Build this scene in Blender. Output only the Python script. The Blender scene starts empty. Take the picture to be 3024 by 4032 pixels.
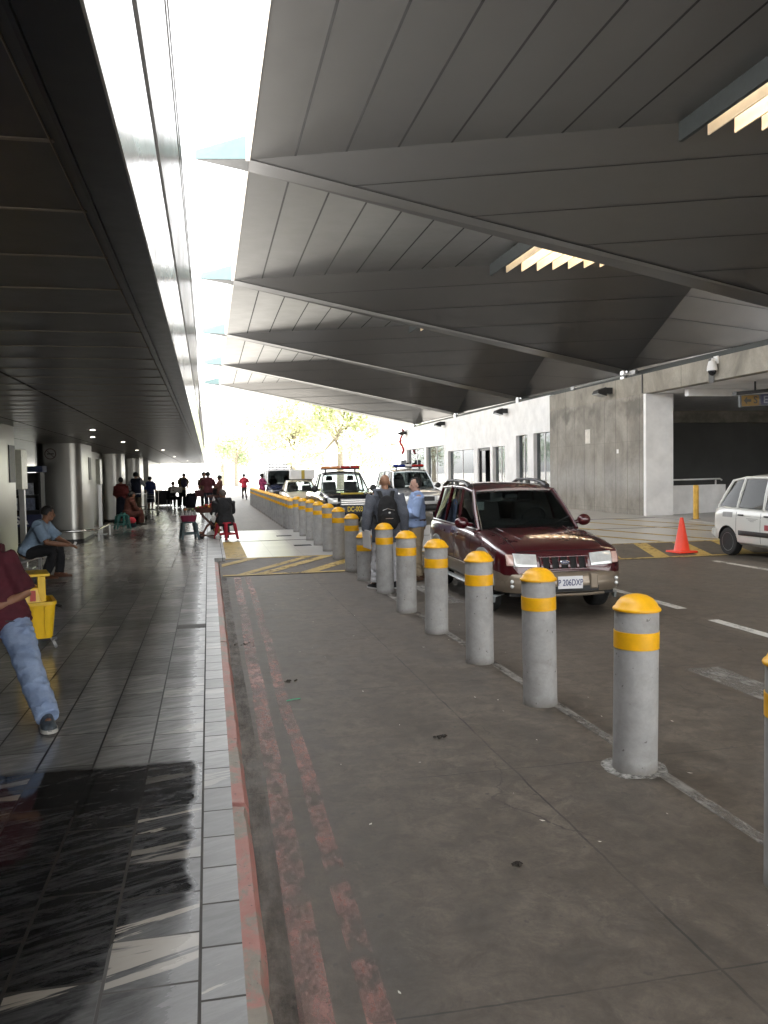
import bpy, bmesh, math, random
from mathutils import Vector, Matrix, noise
from mathutils.bvhtree import BVHTree
rad = math.radians
random.seed(4)
SC = bpy.context.scene
COL = SC.collection
V = Vector
WORK = bpy.data.scenes.new('work')      # scratch scene for running modifiers, removed at the end

# ------------------------------------------------------------------ helpers
class MB:
    """collects shapes; build() links them as one mesh object"""
    def __init__(s):
        s.v = []; s.f = []; s.m = []
    def add(s, vs, fs, mi=0):
        o = len(s.v); s.v += [tuple(p) for p in vs]
        s.f += [tuple(i + o for i in f) for f in fs]; s.m += [mi] * len(fs)
        return s
    def quad(s, *p, mi=0):
        return s.add(p, [tuple(range(len(p)))], mi)
    def box(s, x0, x1, y0, y1, z0, z1, mi=0, M=None):
        vs = [V((x, y, z)) for z in (z0, z1) for y in (y0, y1) for x in (x0, x1)]
        if M is not None: vs = [M @ v for v in vs]
        return s.add(vs, [(0, 2, 3, 1), (4, 5, 7, 6), (0, 1, 5, 4), (2, 6, 7, 3), (0, 4, 6, 2), (1, 3, 7, 5)], mi)
    def hexa(s, b, t, mi=0):
        """b, t: rings of n points, bottom and top"""
        n = len(b); vs = list(b) + list(t)
        fs = [tuple(reversed(range(n))), tuple(range(n, 2 * n))] + [(i, (i + 1) % n, n + (i + 1) % n, n + i) for i in range(n)]
        return s.add(vs, fs, mi)
    def loft(s, rings, cap=True, closed=True, mi=0):
        n = len(rings[0]); vs = [p for r in rings for p in r]; fs = []
        for i in range(len(rings) - 1):
            for j in range(n if closed else n - 1):
                k = (j + 1) % n
                fs.append((i * n + j, i * n + k, (i + 1) * n + k, (i + 1) * n + j))
        if cap:
            fs.append(tuple(reversed(range(n)))); fs.append(tuple(range((len(rings) - 1) * n, len(rings) * n)))
        return s.add(vs, fs, mi)
    def lathe(s, prof, n=24, c=(0, 0, 0), M=None, mi=0, caps=True):
        """prof: list of (r, z) from bottom to top"""
        rings = []
        for r, z in prof:
            ring = [V((r * math.cos(2 * math.pi * i / n), r * math.sin(2 * math.pi * i / n), z)) for i in range(n)]
            if M is not None: ring = [M @ p for p in ring]
            rings.append([p + V(c) for p in ring])
        return s.loft(rings, cap=caps, mi=mi)
    def tube(s, pts, r, n=10, side=None, mi=0, cap=True):
        """r: number, list of numbers or list of (a, b)"""
        pts = [V(p) for p in pts]; rings = []
        if not isinstance(r, (list, tuple)): r = [r] * len(pts)
        ps = None
        for i, p in enumerate(pts):
            t = (pts[min(i + 1, len(pts) - 1)] - pts[max(i - 1, 0)]).normalized()
            sd = V(side) if side is not None else (ps if ps is not None else (V((1, 0, 0)) if abs(t.x) < .9 else V((0, 1, 0))))
            sd = (sd - t * sd.dot(t))
            if sd.length < 1e-4: sd = t.orthogonal()
            sd.normalize(); ps = sd; w = t.cross(sd)
            a, b = r[i] if isinstance(r[i], (list, tuple)) else (r[i], r[i])
            rings.append([p + sd * (a * math.cos(2 * math.pi * j / n)) + w * (b * math.sin(2 * math.pi * j / n)) for j in range(n)])
        return s.loft(rings, cap=cap, mi=mi)
    def ell(s, c, r, M=None, n=14, k=9, mi=0):
        rings = []
        for i in range(k + 1):
            a = -math.pi / 2 + math.pi * i / k
            rr = max(math.cos(a), 0.02)
            ring = [V((r[0] * rr * math.cos(2 * math.pi * j / n), r[1] * rr * math.sin(2 * math.pi * j / n), r[2] * math.sin(a))) for j in range(n)]
            if M is not None: ring = [M @ p for p in ring]
            rings.append([p + V(c) for p in ring])
        return s.loft(rings, mi=mi)
    def xform(s, M):
        s.v = [tuple(M @ V(p)) for p in s.v]; return s
    def mesh(s, name, fix=True, bevel=0, seg=2):
        me = bpy.data.meshes.new(name)
        me.from_pydata(s.v, [], s.f)
        for p, m in zip(me.polygons, s.m): p.material_index = m
        if fix or bevel:
            bm = bmesh.new(); bm.from_mesh(me)
            if fix: bmesh.ops.recalc_face_normals(bm, faces=bm.faces)
            if bevel:
                es = [e for e in bm.edges if len(e.link_faces) == 2 and e.calc_face_angle(0) > .5]
                bmesh.ops.bevel(bm, geom=es, offset=bevel, segments=seg, profile=.5, affect='EDGES', clamp_overlap=True)
            bm.to_mesh(me); bm.free()
        return me
    def build(s, name, mats, parent=None, smooth=None, bevel=0, seg=2, fix=True, loc=None):
        return link(s.mesh(name, fix, bevel, seg), name, mats, parent, smooth, loc)

def link(me, name, mats, parent=None, smooth=None, loc=None):
    if mats is not None:
        for m in (mats if isinstance(mats, (list, tuple)) else [mats]): me.materials.append(m)
    if smooth is not None:
        me.polygons.foreach_set('use_smooth', [True] * len(me.polygons))
        if smooth < 180: me.set_sharp_from_angle(angle=rad(smooth))
    o = bpy.data.objects.new(name, me); COL.objects.link(o)
    if parent is not None: o.parent = parent
    if loc is not None: o.location = loc
    return o

def tag(o, label=None, cat=None, group=None, kind=None):
    if label: o['label'] = label
    if cat: o['category'] = cat
    if group: o['group'] = group
    if kind: o['kind'] = kind
    return o

def thing(name, label, cat, loc=(0, 0, 0), rz=0, group=None, scale=1):
    o = bpy.data.objects.new(name, None); COL.objects.link(o)
    o.location = loc; o.rotation_euler = (0, 0, rz); o.scale = (scale,) * 3; o.empty_display_size = .2
    return tag(o, label, cat, group)

def copy_tree(o, parent=None, top=True):
    c = o.copy(); COL.objects.link(c)
    if not top: c.parent = parent
    for ch in [x for x in bpy.data.objects if x.parent == o]: copy_tree(ch, c, False)
    return c

def evald(o):
    vl = WORK.view_layers[0]; vl.update(); dg = vl.depsgraph
    me = bpy.data.meshes.new_from_object(o.evaluated_get(dg))
    return me

def modmesh(me, mods):
    """run modifiers on a mesh, give the resulting mesh"""
    o = bpy.data.objects.new('work', me); WORK.collection.objects.link(o)
    for kind, kw in mods:
        m = o.modifiers.new(kind, kind)
        for k, v in kw.items(): setattr(m, k, v)
    r = evald(o)
    bpy.data.objects.remove(o)
    return r

def solid(mb, voxel=.012, smooth=4, name='part', wob=0, wsc=9):
    """one continuous surface out of overlapping shapes"""
    me = mb.mesh(name)
    r = modmesh(me, [('REMESH', dict(mode='VOXEL', voxel_size=voxel, adaptivity=0)), ('SMOOTH', dict(factor=.5, iterations=smooth))])
    if wob:
        r.update()
        nr = [v.normal.copy() for v in r.vertices]; cs = []
        for v, q in zip(r.vertices, nr):
            n = noise.noise(v.co * wsc) + .5 * noise.noise(v.co * wsc * 2.7)
            cs.extend(v.co + q * (n * wob))
        r.vertices.foreach_set('co', cs)
    r.name = name
    return r

def textmesh(s, size, thick=.002, bold=0, xs=1):
    cu = bpy.data.curves.new('lettering', 'FONT'); cu.body = s; cu.size = size; cu.extrude = thick; cu.offset = bold
    cu.align_x = 'CENTER'; cu.align_y = 'CENTER'
    o = bpy.data.objects.new('work', cu); WORK.collection.objects.link(o)
    me = evald(o); bpy.data.objects.remove(o)
    me.materials.clear()
    if xs != 1:
        for v in me.vertices: v.co.x *= xs
    return me

def text(s, size, mat, parent, M, thick=.002, bold=0, xs=1, name='lettering'):
    me = textmesh(s, size, thick, bold, xs); me.transform(M)
    return link(me, name, mat, parent)

# ------------------------------------------------------------------ materials
def nodes(name):
    m = bpy.data.materials.new(name); m.use_nodes = True
    nt = m.node_tree; b = nt.nodes['Principled BSDF']
    return m, nt, b
def N(nt, t, **kw):
    n = nt.nodes.new('ShaderNode' + t)
    for k, v in kw.items():
        if k in n.inputs: n.inputs[k].default_value = v
        else: setattr(n, k, v)
    return n
def L(nt, a, b): nt.links.new(a, b)
def coords(nt, scale=(1, 1, 1), loc=(0, 0, 0), rot=(0, 0, 0)):
    tc = N(nt, 'TexCoord'); mp = N(nt, 'Mapping')
    mp.inputs['Scale'].default_value = scale; mp.inputs['Location'].default_value = loc; mp.inputs['Rotation'].default_value = rot
    L(nt, tc.outputs['Object'], mp.inputs['Vector']); return mp.outputs['Vector']
def nz(nt, vec, scale, detail=4, rough=.6, dist=0):
    n = N(nt, 'TexNoise'); n.inputs['Scale'].default_value = scale; n.inputs['Detail'].default_value = detail
    n.inputs['Roughness'].default_value = rough; n.inputs['Distortion'].default_value = dist
    L(nt, vec, n.inputs['Vector']); return n.outputs['Fac']
def ramp(nt, fac, *st):
    r = N(nt, 'ValToRGB'); el = r.color_ramp.elements
    while len(el) < len(st): el.new(.5)
    for e, (p, c) in zip(el, st):
        e.position = p; e.color = (c, c, c, 1) if isinstance(c, (int, float)) else (*c, 1)
    L(nt, fac, r.inputs['Fac']); return r.outputs['Color']
def mix(nt, fac, a, b, mode='MIX'):
    n = N(nt, 'Mix', data_type='RGBA', blend_type=mode)
    for s, i in ((fac, 0), (a, 6), (b, 7)):
        if hasattr(s, 'links'): L(nt, s, n.inputs[i])
        elif i == 0: n.inputs[i].default_value = s
        else: n.inputs[i].default_value = (*s, 1) if len(s) == 3 else s
    return n.outputs[2]
def math_(nt, op, a, b=0., c=None):
    n = N(nt, 'Math', operation=op)
    for i, s in enumerate((a, b, c)):
        if s is None: continue
        if hasattr(s, 'links'): L(nt, s, n.inputs[i])
        else: n.inputs[i].default_value = s
    return n.outputs[0]
def bump(nt, b, h, strength=.3, dist=.01):
    n = N(nt, 'Bump'); n.inputs['Strength'].default_value = strength; n.inputs['Distance'].default_value = dist
    L(nt, h, n.inputs['Height']); L(nt, n.outputs[0], b.inputs['Normal'])

MATS = {}
def mat(name, col, rough=.5, metal=0., var=.18, sc=5, bmp=0., bsc=60, coat=0., st=(1, 1, 1), rv=.08, spec=.5, emit=None, trans=0):
    """plain material with uneven tone, gloss and grain"""
    if name in MATS: return MATS[name]
    m, nt, b = nodes(name); v = coords(nt, st)
    n = nz(nt, v, sc, 5, .62)
    lo = tuple(c * (1 - var) for c in col); hi = tuple(min(1, c * (1 + var)) for c in col)
    L(nt, ramp(nt, n, (.3, lo), (.7, hi)), b.inputs['Base Color'])
    n2 = nz(nt, v, sc * 2.3, 3)
    L(nt, math_(nt, 'MULTIPLY_ADD', n2, rv * 2, max(0, rough - rv)), b.inputs['Roughness'])
    b.inputs['Metallic'].default_value = metal; b.inputs['Coat Weight'].default_value = coat; b.inputs['Coat Roughness'].default_value = .03
    b.inputs['Specular IOR Level'].default_value = spec
    if bmp: bump(nt, b, nz(nt, v, bsc, 4), bmp, .004)
    if emit: b.inputs['Emission Color'].default_value = (*emit[0], 1); b.inputs['Emission Strength'].default_value = emit[1]
    MATS[name] = m; return m

def glass(name, tint, refl=1.0, rough=.02):
    m = bpy.data.materials.new(name); m.use_nodes = True; nt = m.node_tree; nt.nodes.clear()
    out = N(nt, 'OutputMaterial'); t = N(nt, 'BsdfTransparent'); t.inputs[0].default_value = (*tint, 1)
    g = N(nt, 'BsdfGlossy'); g.inputs['Roughness'].default_value = rough; g.inputs['Color'].default_value = (refl, refl, refl, 1)
    lw = N(nt, 'LayerWeight'); lw.inputs['Blend'].default_value = .5
    f = math_(nt, 'MULTIPLY_ADD', math_(nt, 'POWER', lw.outputs['Facing'], 5.), .9, .045)
    mx = N(nt, 'MixShader'); L(nt, f, mx.inputs[0]); L(nt, t.outputs[0], mx.inputs[1]); L(nt, g.outputs[0], mx.inputs[2]); L(nt, mx.outputs[0], out.inputs[0])
    MATS[name] = m; return m

def paint_line(name, col, wear=.5, sc=(3, 1.2, 1), rough=.6, edge=.1, clump=6):
    """worn road paint: the road shows through where it has gone"""
    m, nt, b = nodes(name); v = coords(nt, sc)
    n = nz(nt, v, clump, 9, .72); n2 = nz(nt, coords(nt), 1.1, 3)
    s = math_(nt, 'ADD', math_(nt, 'MULTIPLY', n, .6), math_(nt, 'MULTIPLY', n2, .4))
    a = ramp(nt, s, (wear - edge, 0.), (wear + edge, 1.))
    L(nt, a, b.inputs['Alpha'])
    L(nt, mix(nt, nz(nt, v, 12, 5), tuple(c * .75 for c in col), col), b.inputs['Base Color'])
    b.inputs['Roughness'].default_value = rough
    MATS[name] = m; return m

# --- floor of the pavement: black marble tiles, streaked, with pale veins
def floor_mat():
    m, nt, b = nodes('marble_tiles')
    tc = N(nt, 'TexCoord'); sp = N(nt, 'SeparateXYZ'); L(nt, tc.outputs['Object'], sp.inputs[0])
    x, y = sp.outputs[0], sp.outputs[1]
    cb = N(nt, 'CombineXYZ'); L(nt, y, cb.inputs[0]); L(nt, math_(nt, 'ADD', x, .07), cb.inputs[1])
    br = N(nt, 'TexBrick', offset=.5); L(nt, cb.outputs[0], br.inputs['Vector'])
    for k, vv in (('Scale', 1.), ('Mortar Size', .007), ('Mortar Smooth', .3), ('Brick Width', .6), ('Row Height', .3), ('Bias', 0.)): br.inputs[k].default_value = vv
    br.inputs['Color1'].default_value = (0, 0, 0, 1); br.inputs['Color2'].default_value = (1, 1, 1, 1); br.inputs['Mortar'].default_value = (.5, .5, .5, 1)
    b2 = N(nt, 'TexBrick', offset=.37); L(nt, cb.outputs[0], b2.inputs['Vector'])
    for k, vv in (('Scale', 1.), ('Mortar Size', .006), ('Mortar Smooth', .2), ('Brick Width', .292), ('Row Height', .3), ('Bias', 0.)): b2.inputs[k].default_value = vv
    for k in ('Color1', 'Color2', 'Mortar'): b2.inputs[k].default_value = br.inputs[k].default_value
    edge = math_(nt, 'GREATER_THAN', x, -.37)
    rnd = N(nt, 'SeparateColor'); L(nt, mix(nt, edge, br.outputs['Color'], b2.outputs['Color']), rnd.inputs[0]); rnd = rnd.outputs[0]
    mm = N(nt, 'Mix'); L(nt, edge, mm.inputs[0]); L(nt, br.outputs['Fac'], mm.inputs[2]); L(nt, b2.outputs['Fac'], mm.inputs[3]); mort = mm.outputs[0]
    off = math_(nt, 'MULTIPLY', rnd, 37.)
    c2 = N(nt, 'CombineXYZ')
    L(nt, math_(nt, 'ADD', math_(nt, 'MULTIPLY', x, 1.1), off), c2.inputs[0])
    L(nt, math_(nt, 'ADD', math_(nt, 'MULTIPLY', y, 5.2), math_(nt, 'MULTIPLY', x, -1.9)), c2.inputs[1]); L(nt, off, c2.inputs[2])
    st = nz(nt, c2.outputs[0], 2.6, 12, .80, .6)
    base = mix(nt, rnd, (.016, .016, .017), (.045, .045, .046))
    col = mix(nt, ramp(nt, st, (.44, 0.), (.66, 1.)), base, (.135, .135, .135))
    vn = nz(nt, c2.outputs[0], .75, 7, .6, 1.5)
    vein = math_(nt, 'MULTIPLY', ramp(nt, vn, (.565, 0.), (.585, 1.), (.66, 1.), (.70, 0.)), ramp(nt, rnd, (.45, 0.), (.6, 1.)))
    col = mix(nt, math_(nt, 'MULTIPLY', vein, .85), col, (.46, .42, .36))
    # dirt film, its colour also brightened to stand for light; missing where wet
    wob = math_(nt, 'MULTIPLY', math_(nt, 'SUBTRACT', nz(nt, tc.outputs['Object'], 5, 6), .5), .22)
    def sst(v_, a, c): 
        n = N(nt, 'MapRange', interpolation_type='SMOOTHSTEP'); L(nt, v_, n.inputs[0]); n.inputs[1].default_value = a; n.inputs[2].default_value = c; return n.outputs[0]
    wx = math_(nt, 'ADD', x, wob); wy = math_(nt, 'ADD', y, math_(nt, 'MULTIPLY', wob, .6))
    wet = math_(nt, 'MULTIPLY', sst(wx, -.07, -.16), math_(nt, 'MULTIPLY', sst(math_(nt, 'ADD', wy, math_(nt, 'MULTIPLY', math_(nt, 'MAXIMUM', math_(nt, 'SUBTRACT', -.33, wx), 0.), 5.)), 2.85, 3.2), sst(math_(nt, 'ADD', wy, math_(nt, 'MULTIPLY', x, .06)), 4.74, 4.66)))
    film = nz(nt, c2.outputs[0], 5, 6, .7)
    near = sst(wy, 3.9, 5.2)
    filmf = math_(nt, 'MULTIPLY', math_(nt, 'MAXIMUM', math_(nt, 'MULTIPLY', ramp(nt, film, (.3, .45), (.75, .95)), math_(nt, 'MULTIPLY_ADD', near, .70, .30)), math_(nt, 'MULTIPLY', sst(wx, -.42, -.05), .38)), math_(nt, 'SUBTRACT', 1., wet))
    col = mix(nt, filmf, col, (.54, .54, .53))
    tone = math_(nt, 'MULTIPLY_ADD', rnd, .5, .72)
    col = mix(nt, 1., col, mix(nt, tone, (0, 0, 0), (1, 1, 1)), 'MULTIPLY')
    col = mix(nt, mort, col, mix(nt, near, (.07, .065, .06), (.022, .021, .02)))
    L(nt, col, b.inputs['Base Color'])
    r = math_(nt, 'MULTIPLY_ADD', film, .22, .08)
    r = math_(nt, 'ADD', r, math_(nt, 'MULTIPLY', mort, .4)); r = math_(nt, 'ADD', r, math_(nt, 'MULTIPLY', sst(wx, -.24, -.03), .22))
    rw = N(nt, 'Mix'); L(nt, wet, rw.inputs[0]); L(nt, r, rw.inputs[2]); rw.inputs[3].default_value = .05
    L(nt, rw.outputs[0], b.inputs['Roughness'])
    bump(nt, b, math_(nt, 'SUBTRACT', math_(nt, 'MULTIPLY', nz(nt, tc.outputs['Object'], 3, 2), .25), mort), .14, .002)
    return m

def nz_x(nt, o):
    s = N(nt, 'SeparateXYZ'); L(nt, o, s.inputs[0]); return s.outputs[0]

def road_mat():
    m, nt, b = nodes('road_concrete')
    tc = N(nt, 'TexCoord'); o = tc.outputs['Object']
    big = nz(nt, o, .55, 6, .65, .4); mid = nz(nt, o, 2.6, 8, .7, .3); fin = nz(nt, o, 55, 4, .7)
    strk = nz(nt, coords(nt, (2.2, .35, 1)), 1.6, 6, .65)
    col = mix(nt, ramp(nt, big, (.3, 0.), (.7, 1.)), (.122, .098, .074), (.198, .164, .128))
    col = mix(nt, ramp(nt, mid, (.35, .75), (.66, 0.)), col, (.056, .044, .033))
    col = mix(nt, ramp(nt, strk, (.5, 0.), (.8, .5)), col, (.20, .165, .128))
    col = mix(nt, ramp(nt, nz(nt, o, 1.1, 7, .6, 1.2), (.60, 0.), (.72, .8)), col, (.040, .036, .031))
    vo = N(nt, 'TexVoronoi', feature='DISTANCE_TO_EDGE'); vo.inputs['Scale'].default_value = .42; wv0 = N(nt, 'TexNoise'); wv0.inputs['Scale'].default_value = 2.2; wv0.inputs['Detail'].default_value = 8; L(nt, o, wv0.inputs['Vector']); va = N(nt, 'VectorMath', operation='MULTIPLY_ADD'); L(nt, wv0.outputs['Color'], va.inputs[0]); va.inputs[1].default_value = (.5, .5, .5); L(nt, o, va.inputs[2]); L(nt, va.outputs[0], vo.inputs['Vector'])
    col = mix(nt, math_(nt, 'MULTIPLY', math_(nt, 'LESS_THAN', vo.outputs['Distance'], .0022), ramp(nt, nz(nt, o, .8, 3), (.52, 0.), (.6, .8))), col, (.03, .026, .022))
    trk = math_(nt, 'ABSOLUTE', math_(nt, 'SUBTRACT', math_(nt, 'FRACT', math_(nt, 'DIVIDE', math_(nt, 'ADD', nz_x(nt, o), math_(nt, 'MULTIPLY', big, .5)), 1.55)), .5))
    col = mix(nt, math_(nt, 'MULTIPLY', ramp(nt, trk, (.05, .55), (.20, 0.)), ramp(nt, strk, (.38, 0.), (.62, 1.))), col, (.062, .054, .045))
    col = mix(nt, ramp(nt, nz(nt, o, 17, 2, .5), (.68, 0.), (.74, .8)), col, (.05, .046, .042))
    col = mix(nt, ramp(nt, nz(nt, o, 7, 9, .78, .5), (.38, .75), (.60, 0.)), col, (.050, .040, .030))
    col = mix(nt, ramp(nt, nz(nt, o, 4.3, 8, .75, .8), (.58, 0.), (.74, .6)), col, (.215, .18, .142))
    col = mix(nt, ramp(nt, fin, (.3, .35), (.7, 0.)), col, (.06, .055, .05))
    sp = N(nt, 'SeparateXYZ'); L(nt, o, sp.inputs[0])
    wv = math_(nt, 'MULTIPLY', math_(nt, 'SUBTRACT', nz(nt, o, 3, 5), .5), .03)
    def groove(ax, period, ph, w):
        a = math_(nt, 'ADD', math_(nt, 'ADD', sp.outputs[ax], ph), wv)
        f = math_(nt, 'ABSOLUTE', math_(nt, 'SUBTRACT', math_(nt, 'FRACT', math_(nt, 'DIVIDE', a, period)), .5))
        return math_(nt, 'LESS_THAN', f, w / period)
    jx = groove(0, 3.6, .1, .006); jy = groove(1, 2.02, .52, .0045)
    j = math_(nt, 'MAXIMUM', jx, jy)
    jf = math_(nt, 'MULTIPLY', j, ramp(nt, nz(nt, o, 1.7, 3), (.35, .15), (.6, .9)))
    col = mix(nt, jf, col, (.026, .024, .022))
    L(nt, col, b.inputs['Base Color'])
    L(nt, math_(nt, 'MULTIPLY_ADD', mid, .35, .42), b.inputs['Roughness'])
    bump(nt, b, math_(nt, 'SUBTRACT', fin, math_(nt, 'MULTIPLY', j, 3.)), .25, .003)
    return m

def slab_mat(name, col, w=.6, h=.6, dark=.75, rough=.55):
    m, nt, b = nodes(name); o = coords(nt)
    br = N(nt, 'TexBrick', offset=0.); L(nt, o, br.inputs['Vector'])
    for k, vv in (('Scale', 1.), ('Mortar Size', .006), ('Brick Width', w), ('Row Height', h)): br.inputs[k].default_value = vv
    br.inputs['Color1'].default_value = (*[c * .88 for c in col], 1); br.inputs['Color2'].default_value = (*[c * 1.08 for c in col], 1); br.inputs['Mortar'].default_value = (*[c * .35 for c in col], 1)
    c = mix(nt, ramp(nt, nz(nt, o, 1.3, 7, .7), (.35, .6), (.7, 0.)), br.outputs['Color'], tuple(k * dark for k in col))
    c = mix(nt, ramp(nt, nz(nt, o, 20, 4), (.3, .3), (.7, 0.)), c, tuple(k * .6 for k in col))
    L(nt, c, b.inputs['Base Color']); b.inputs['Roughness'].default_value = rough
    bump(nt, b, nz(nt, o, 60, 3), .2, .003)
    return m

def board_concrete(name, col, ax=1, pitch=.86):
    """cast concrete: upright board joints, pour lines, damp stains"""
    m, nt, b = nodes(name); o = coords(nt)
    sp = N(nt, 'SeparateXYZ'); L(nt, o, sp.inputs[0])
    big = nz(nt, coords(nt, (1, 1, .7)), .9, 7, .68, .5); fin = nz(nt, o, 14, 6, .7)
    c = mix(nt, ramp(nt, big, (.32, 0.), (.68, 1.)), tuple(k * .55 for k in col), tuple(k * 1.25 for k in col))
    # damp band under the parapet, pale lower half
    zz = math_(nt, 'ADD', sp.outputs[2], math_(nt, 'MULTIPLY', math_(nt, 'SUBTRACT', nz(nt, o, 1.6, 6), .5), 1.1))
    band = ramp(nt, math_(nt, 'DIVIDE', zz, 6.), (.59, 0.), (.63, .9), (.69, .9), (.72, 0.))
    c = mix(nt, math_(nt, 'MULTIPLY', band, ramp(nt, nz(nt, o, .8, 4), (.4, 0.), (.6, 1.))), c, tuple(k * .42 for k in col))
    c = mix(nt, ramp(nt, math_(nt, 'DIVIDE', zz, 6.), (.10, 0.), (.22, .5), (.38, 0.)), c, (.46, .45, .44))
    c = mix(nt, ramp(nt, nz(nt, o, 26, 2), (.70, 0.), (.73, .8)), c, tuple(k * .35 for k in col))
    c = mix(nt, ramp(nt, fin, (.3, .3), (.7, 0.)), c, tuple(k * .6 for k in col))
    def lines(axis, p, w, ph=0.):
        f = math_(nt, 'ABSOLUTE', math_(nt, 'SUBTRACT', math_(nt, 'FRACT', math_(nt, 'DIVIDE', math_(nt, 'ADD', sp.outputs[axis], ph), p)), .5))
        return math_(nt, 'LESS_THAN', f, w / p)
    j = lines(ax, pitch, .012); j2 = lines(2, 2.4, .006, .9)
    c = mix(nt, math_(nt, 'MULTIPLY', j, .75), c, tuple(k * .25 for k in col))
    c = mix(nt, math_(nt, 'MULTIPLY', j2, .4), c, tuple(k * .35 for k in col))
    L(nt, c, b.inputs['Base Color']); b.inputs['Roughness'].default_value = .8
    bump(nt, b, math_(nt, 'SUBTRACT', fin, math_(nt, 'MULTIPLY', j, 2.)), .35, .006)
    return m

def brushed(name, col, rough, st, metal=1., var=.12):
    """sheet metal with smears along one direction and clouded gloss"""
    m, nt, b = nodes(name); v = coords(nt, st)
    n = nz(nt, v, 3, 7, .7); c = nz(nt, coords(nt), 1.3, 5, .6)
    L(nt, mix(nt, n, tuple(k * (1 - var) for k in col), col), b.inputs['Base Color'])
    L(nt, math_(nt, 'ADD', math_(nt, 'MULTIPLY_ADD', n, .10, rough - .1), math_(nt, 'MULTIPLY', c, .12)), b.inputs['Roughness'])
    b.inputs['Metallic'].default_value = metal
    bump(nt, b, nz(nt, coords(nt), 1.1, 3), .12, .02)
    MATS[name] = m; return m

def kerb_mat():
    m, nt, b = nodes('kerb_paint'); o = coords(nt)
    n = nz(nt, coords(nt, (1, .8, 1)), 5, 9, .72, .4); s = nz(nt, o, .9, 3)
    f = math_(nt, 'ADD', math_(nt, 'MULTIPLY', n, .65), math_(nt, 'MULTIPLY', s, .35))
    conc = mix(nt, nz(nt, o, 22, 5), (.16, .14, .115), (.30, .27, .225))
    red = mix(nt, nz(nt, o, 9, 5), (.30, .10, .08), (.42, .23, .20))
    c = mix(nt, ramp(nt, f, (.455, 0.), (.51, 1.)), conc, red)
    c = mix(nt, ramp(nt, nz(nt, o, 30, 3), (.66, 0.), (.72, .8)), c, (.05, .045, .04))
    L(nt, c, b.inputs['Base Color']); b.inputs['Roughness'].default_value = .5
    bump(nt, b, n, .5, .012)
    return m

def denim():
    m, nt, b = nodes('denim'); o = coords(nt)
    f = nz(nt, coords(nt, (1.4, 1.4, 2.2)), 3.0, 6, .65, .5)
    c = mix(nt, ramp(nt, f, (.36, 0.), (.68, 1.)), (.15, .22, .39), (.46, .56, .74))
    c = mix(nt, nz(nt, o, 240, 2), c, (.28, .37, .55)); 
    L(nt, c, b.inputs['Base Color']); b.inputs['Roughness'].default_value = .85
    bump(nt, b, nz(nt, coords(nt, (1, 1, 2.4)), 11, 5, .6, 1.), .55, .02)
    MATS['denim'] = m; return m
# ------------------------------------------------------------------ shared materials
m_floor = floor_mat(); m_road = road_mat(); m_kerb = kerb_mat()
m_table = slab_mat('crossing_slabs', (.50, .49, .47), .62, .62, .75, .28)
m_walk = slab_mat('walkway_concrete', (.42, .41, .40), 3.2, 3.2, .75, .4)
m_far = slab_mat('forecourt', (.40, .385, .36), 6, 6)
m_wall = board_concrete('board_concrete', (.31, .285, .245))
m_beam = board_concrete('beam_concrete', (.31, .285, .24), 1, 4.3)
m_soff = mat('soffit_panel', (.055, .055, .057), .34, .3, .12, 2, rv=.06)
m_joint = mat('joint_gap', (.004, .004, .004), .8)
m_cream = mat('cream_gap', (.30, .27, .22), .6)
m_band = mat('dark_band', (.010, .011, .014), .35, .1)
m_fascia = brushed('fascia_aluminium', (.86, .85, .83), .16, (3, .15, 6), .35, .06)
m_steel = brushed('stainless_sheet', (.36, .355, .33), .30, (6, 6, .4))
m_canopy = brushed('canopy_sheet', (.136, .135, .133), .36, (.7, 1.2, 1), .75, .10)
m_trim = mat('cream_trim', (.62, .58, .52), .45)
m_teal = mat('teal_gutter', (.105, .165, .168), .35, 0, .08)
m_slat = mat('cream_slat', (.74, .62, .47), .5, 0, .06)
m_slatdark = mat('dark_edge_beam', (.016, .021, .022), .5)
m_white = mat('white_paint', (.74, .73, .72), .5, 0, .06, 2)
m_whitewall = mat('white_render', (.84, .83, .82), .75, 0, .10, 1.6, .2, 30)
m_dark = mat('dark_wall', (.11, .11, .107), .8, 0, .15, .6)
m_black = mat('black_rubber', (.012, .012, .012), .7)
m_blackp = mat('black_plastic', (.02, .02, .021), .45)
m_chrome = mat('polished_steel', (.62, .62, .61), .14, 1, .05, 8)
m_alu = mat('aluminium', (.55, .55, .55), .32, 1, .08, 8)
m_yel = mat('yellow_reflector', (.86, .44, .008), .42, 0, .16, 7)
m_yelpaint = paint_line('yellow_paint', (.52, .36, .10), .42, (1.5, 1.5, 1), .6, .07)
m_whiteline = paint_line('white_paint_line', (.62, .60, .55), .42, (2, .8, 1), .6, .08)
m_paleline = paint_line('faint_paint_line', (.29, .275, .25), .47, (2, .8, 1), .6, .10)
m_redline = paint_line('red_paint_line', (.38, .19, .16), .535, (3.2, 1.4, 1), .5, .09, 4)
m_smudge = paint_line('concrete_smudge', (.40, .39, .36), .5, (3, 3, 1), .7, .10)
m_glow = mat('lamp_glow', (.9, .85, .75), .5, emit=((1., .93, .8), 1.6))
m_darkglass = glass('dark_glass', (.10, .11, .115))
m_clear = glass('car_glass', (.88, .92, .92))
m_tint = glass('tinted_glass', (.24, .26, .26), .55)
m_bglass = glass('window_glass', (.45, .50, .52), 1.0, .01)

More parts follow.
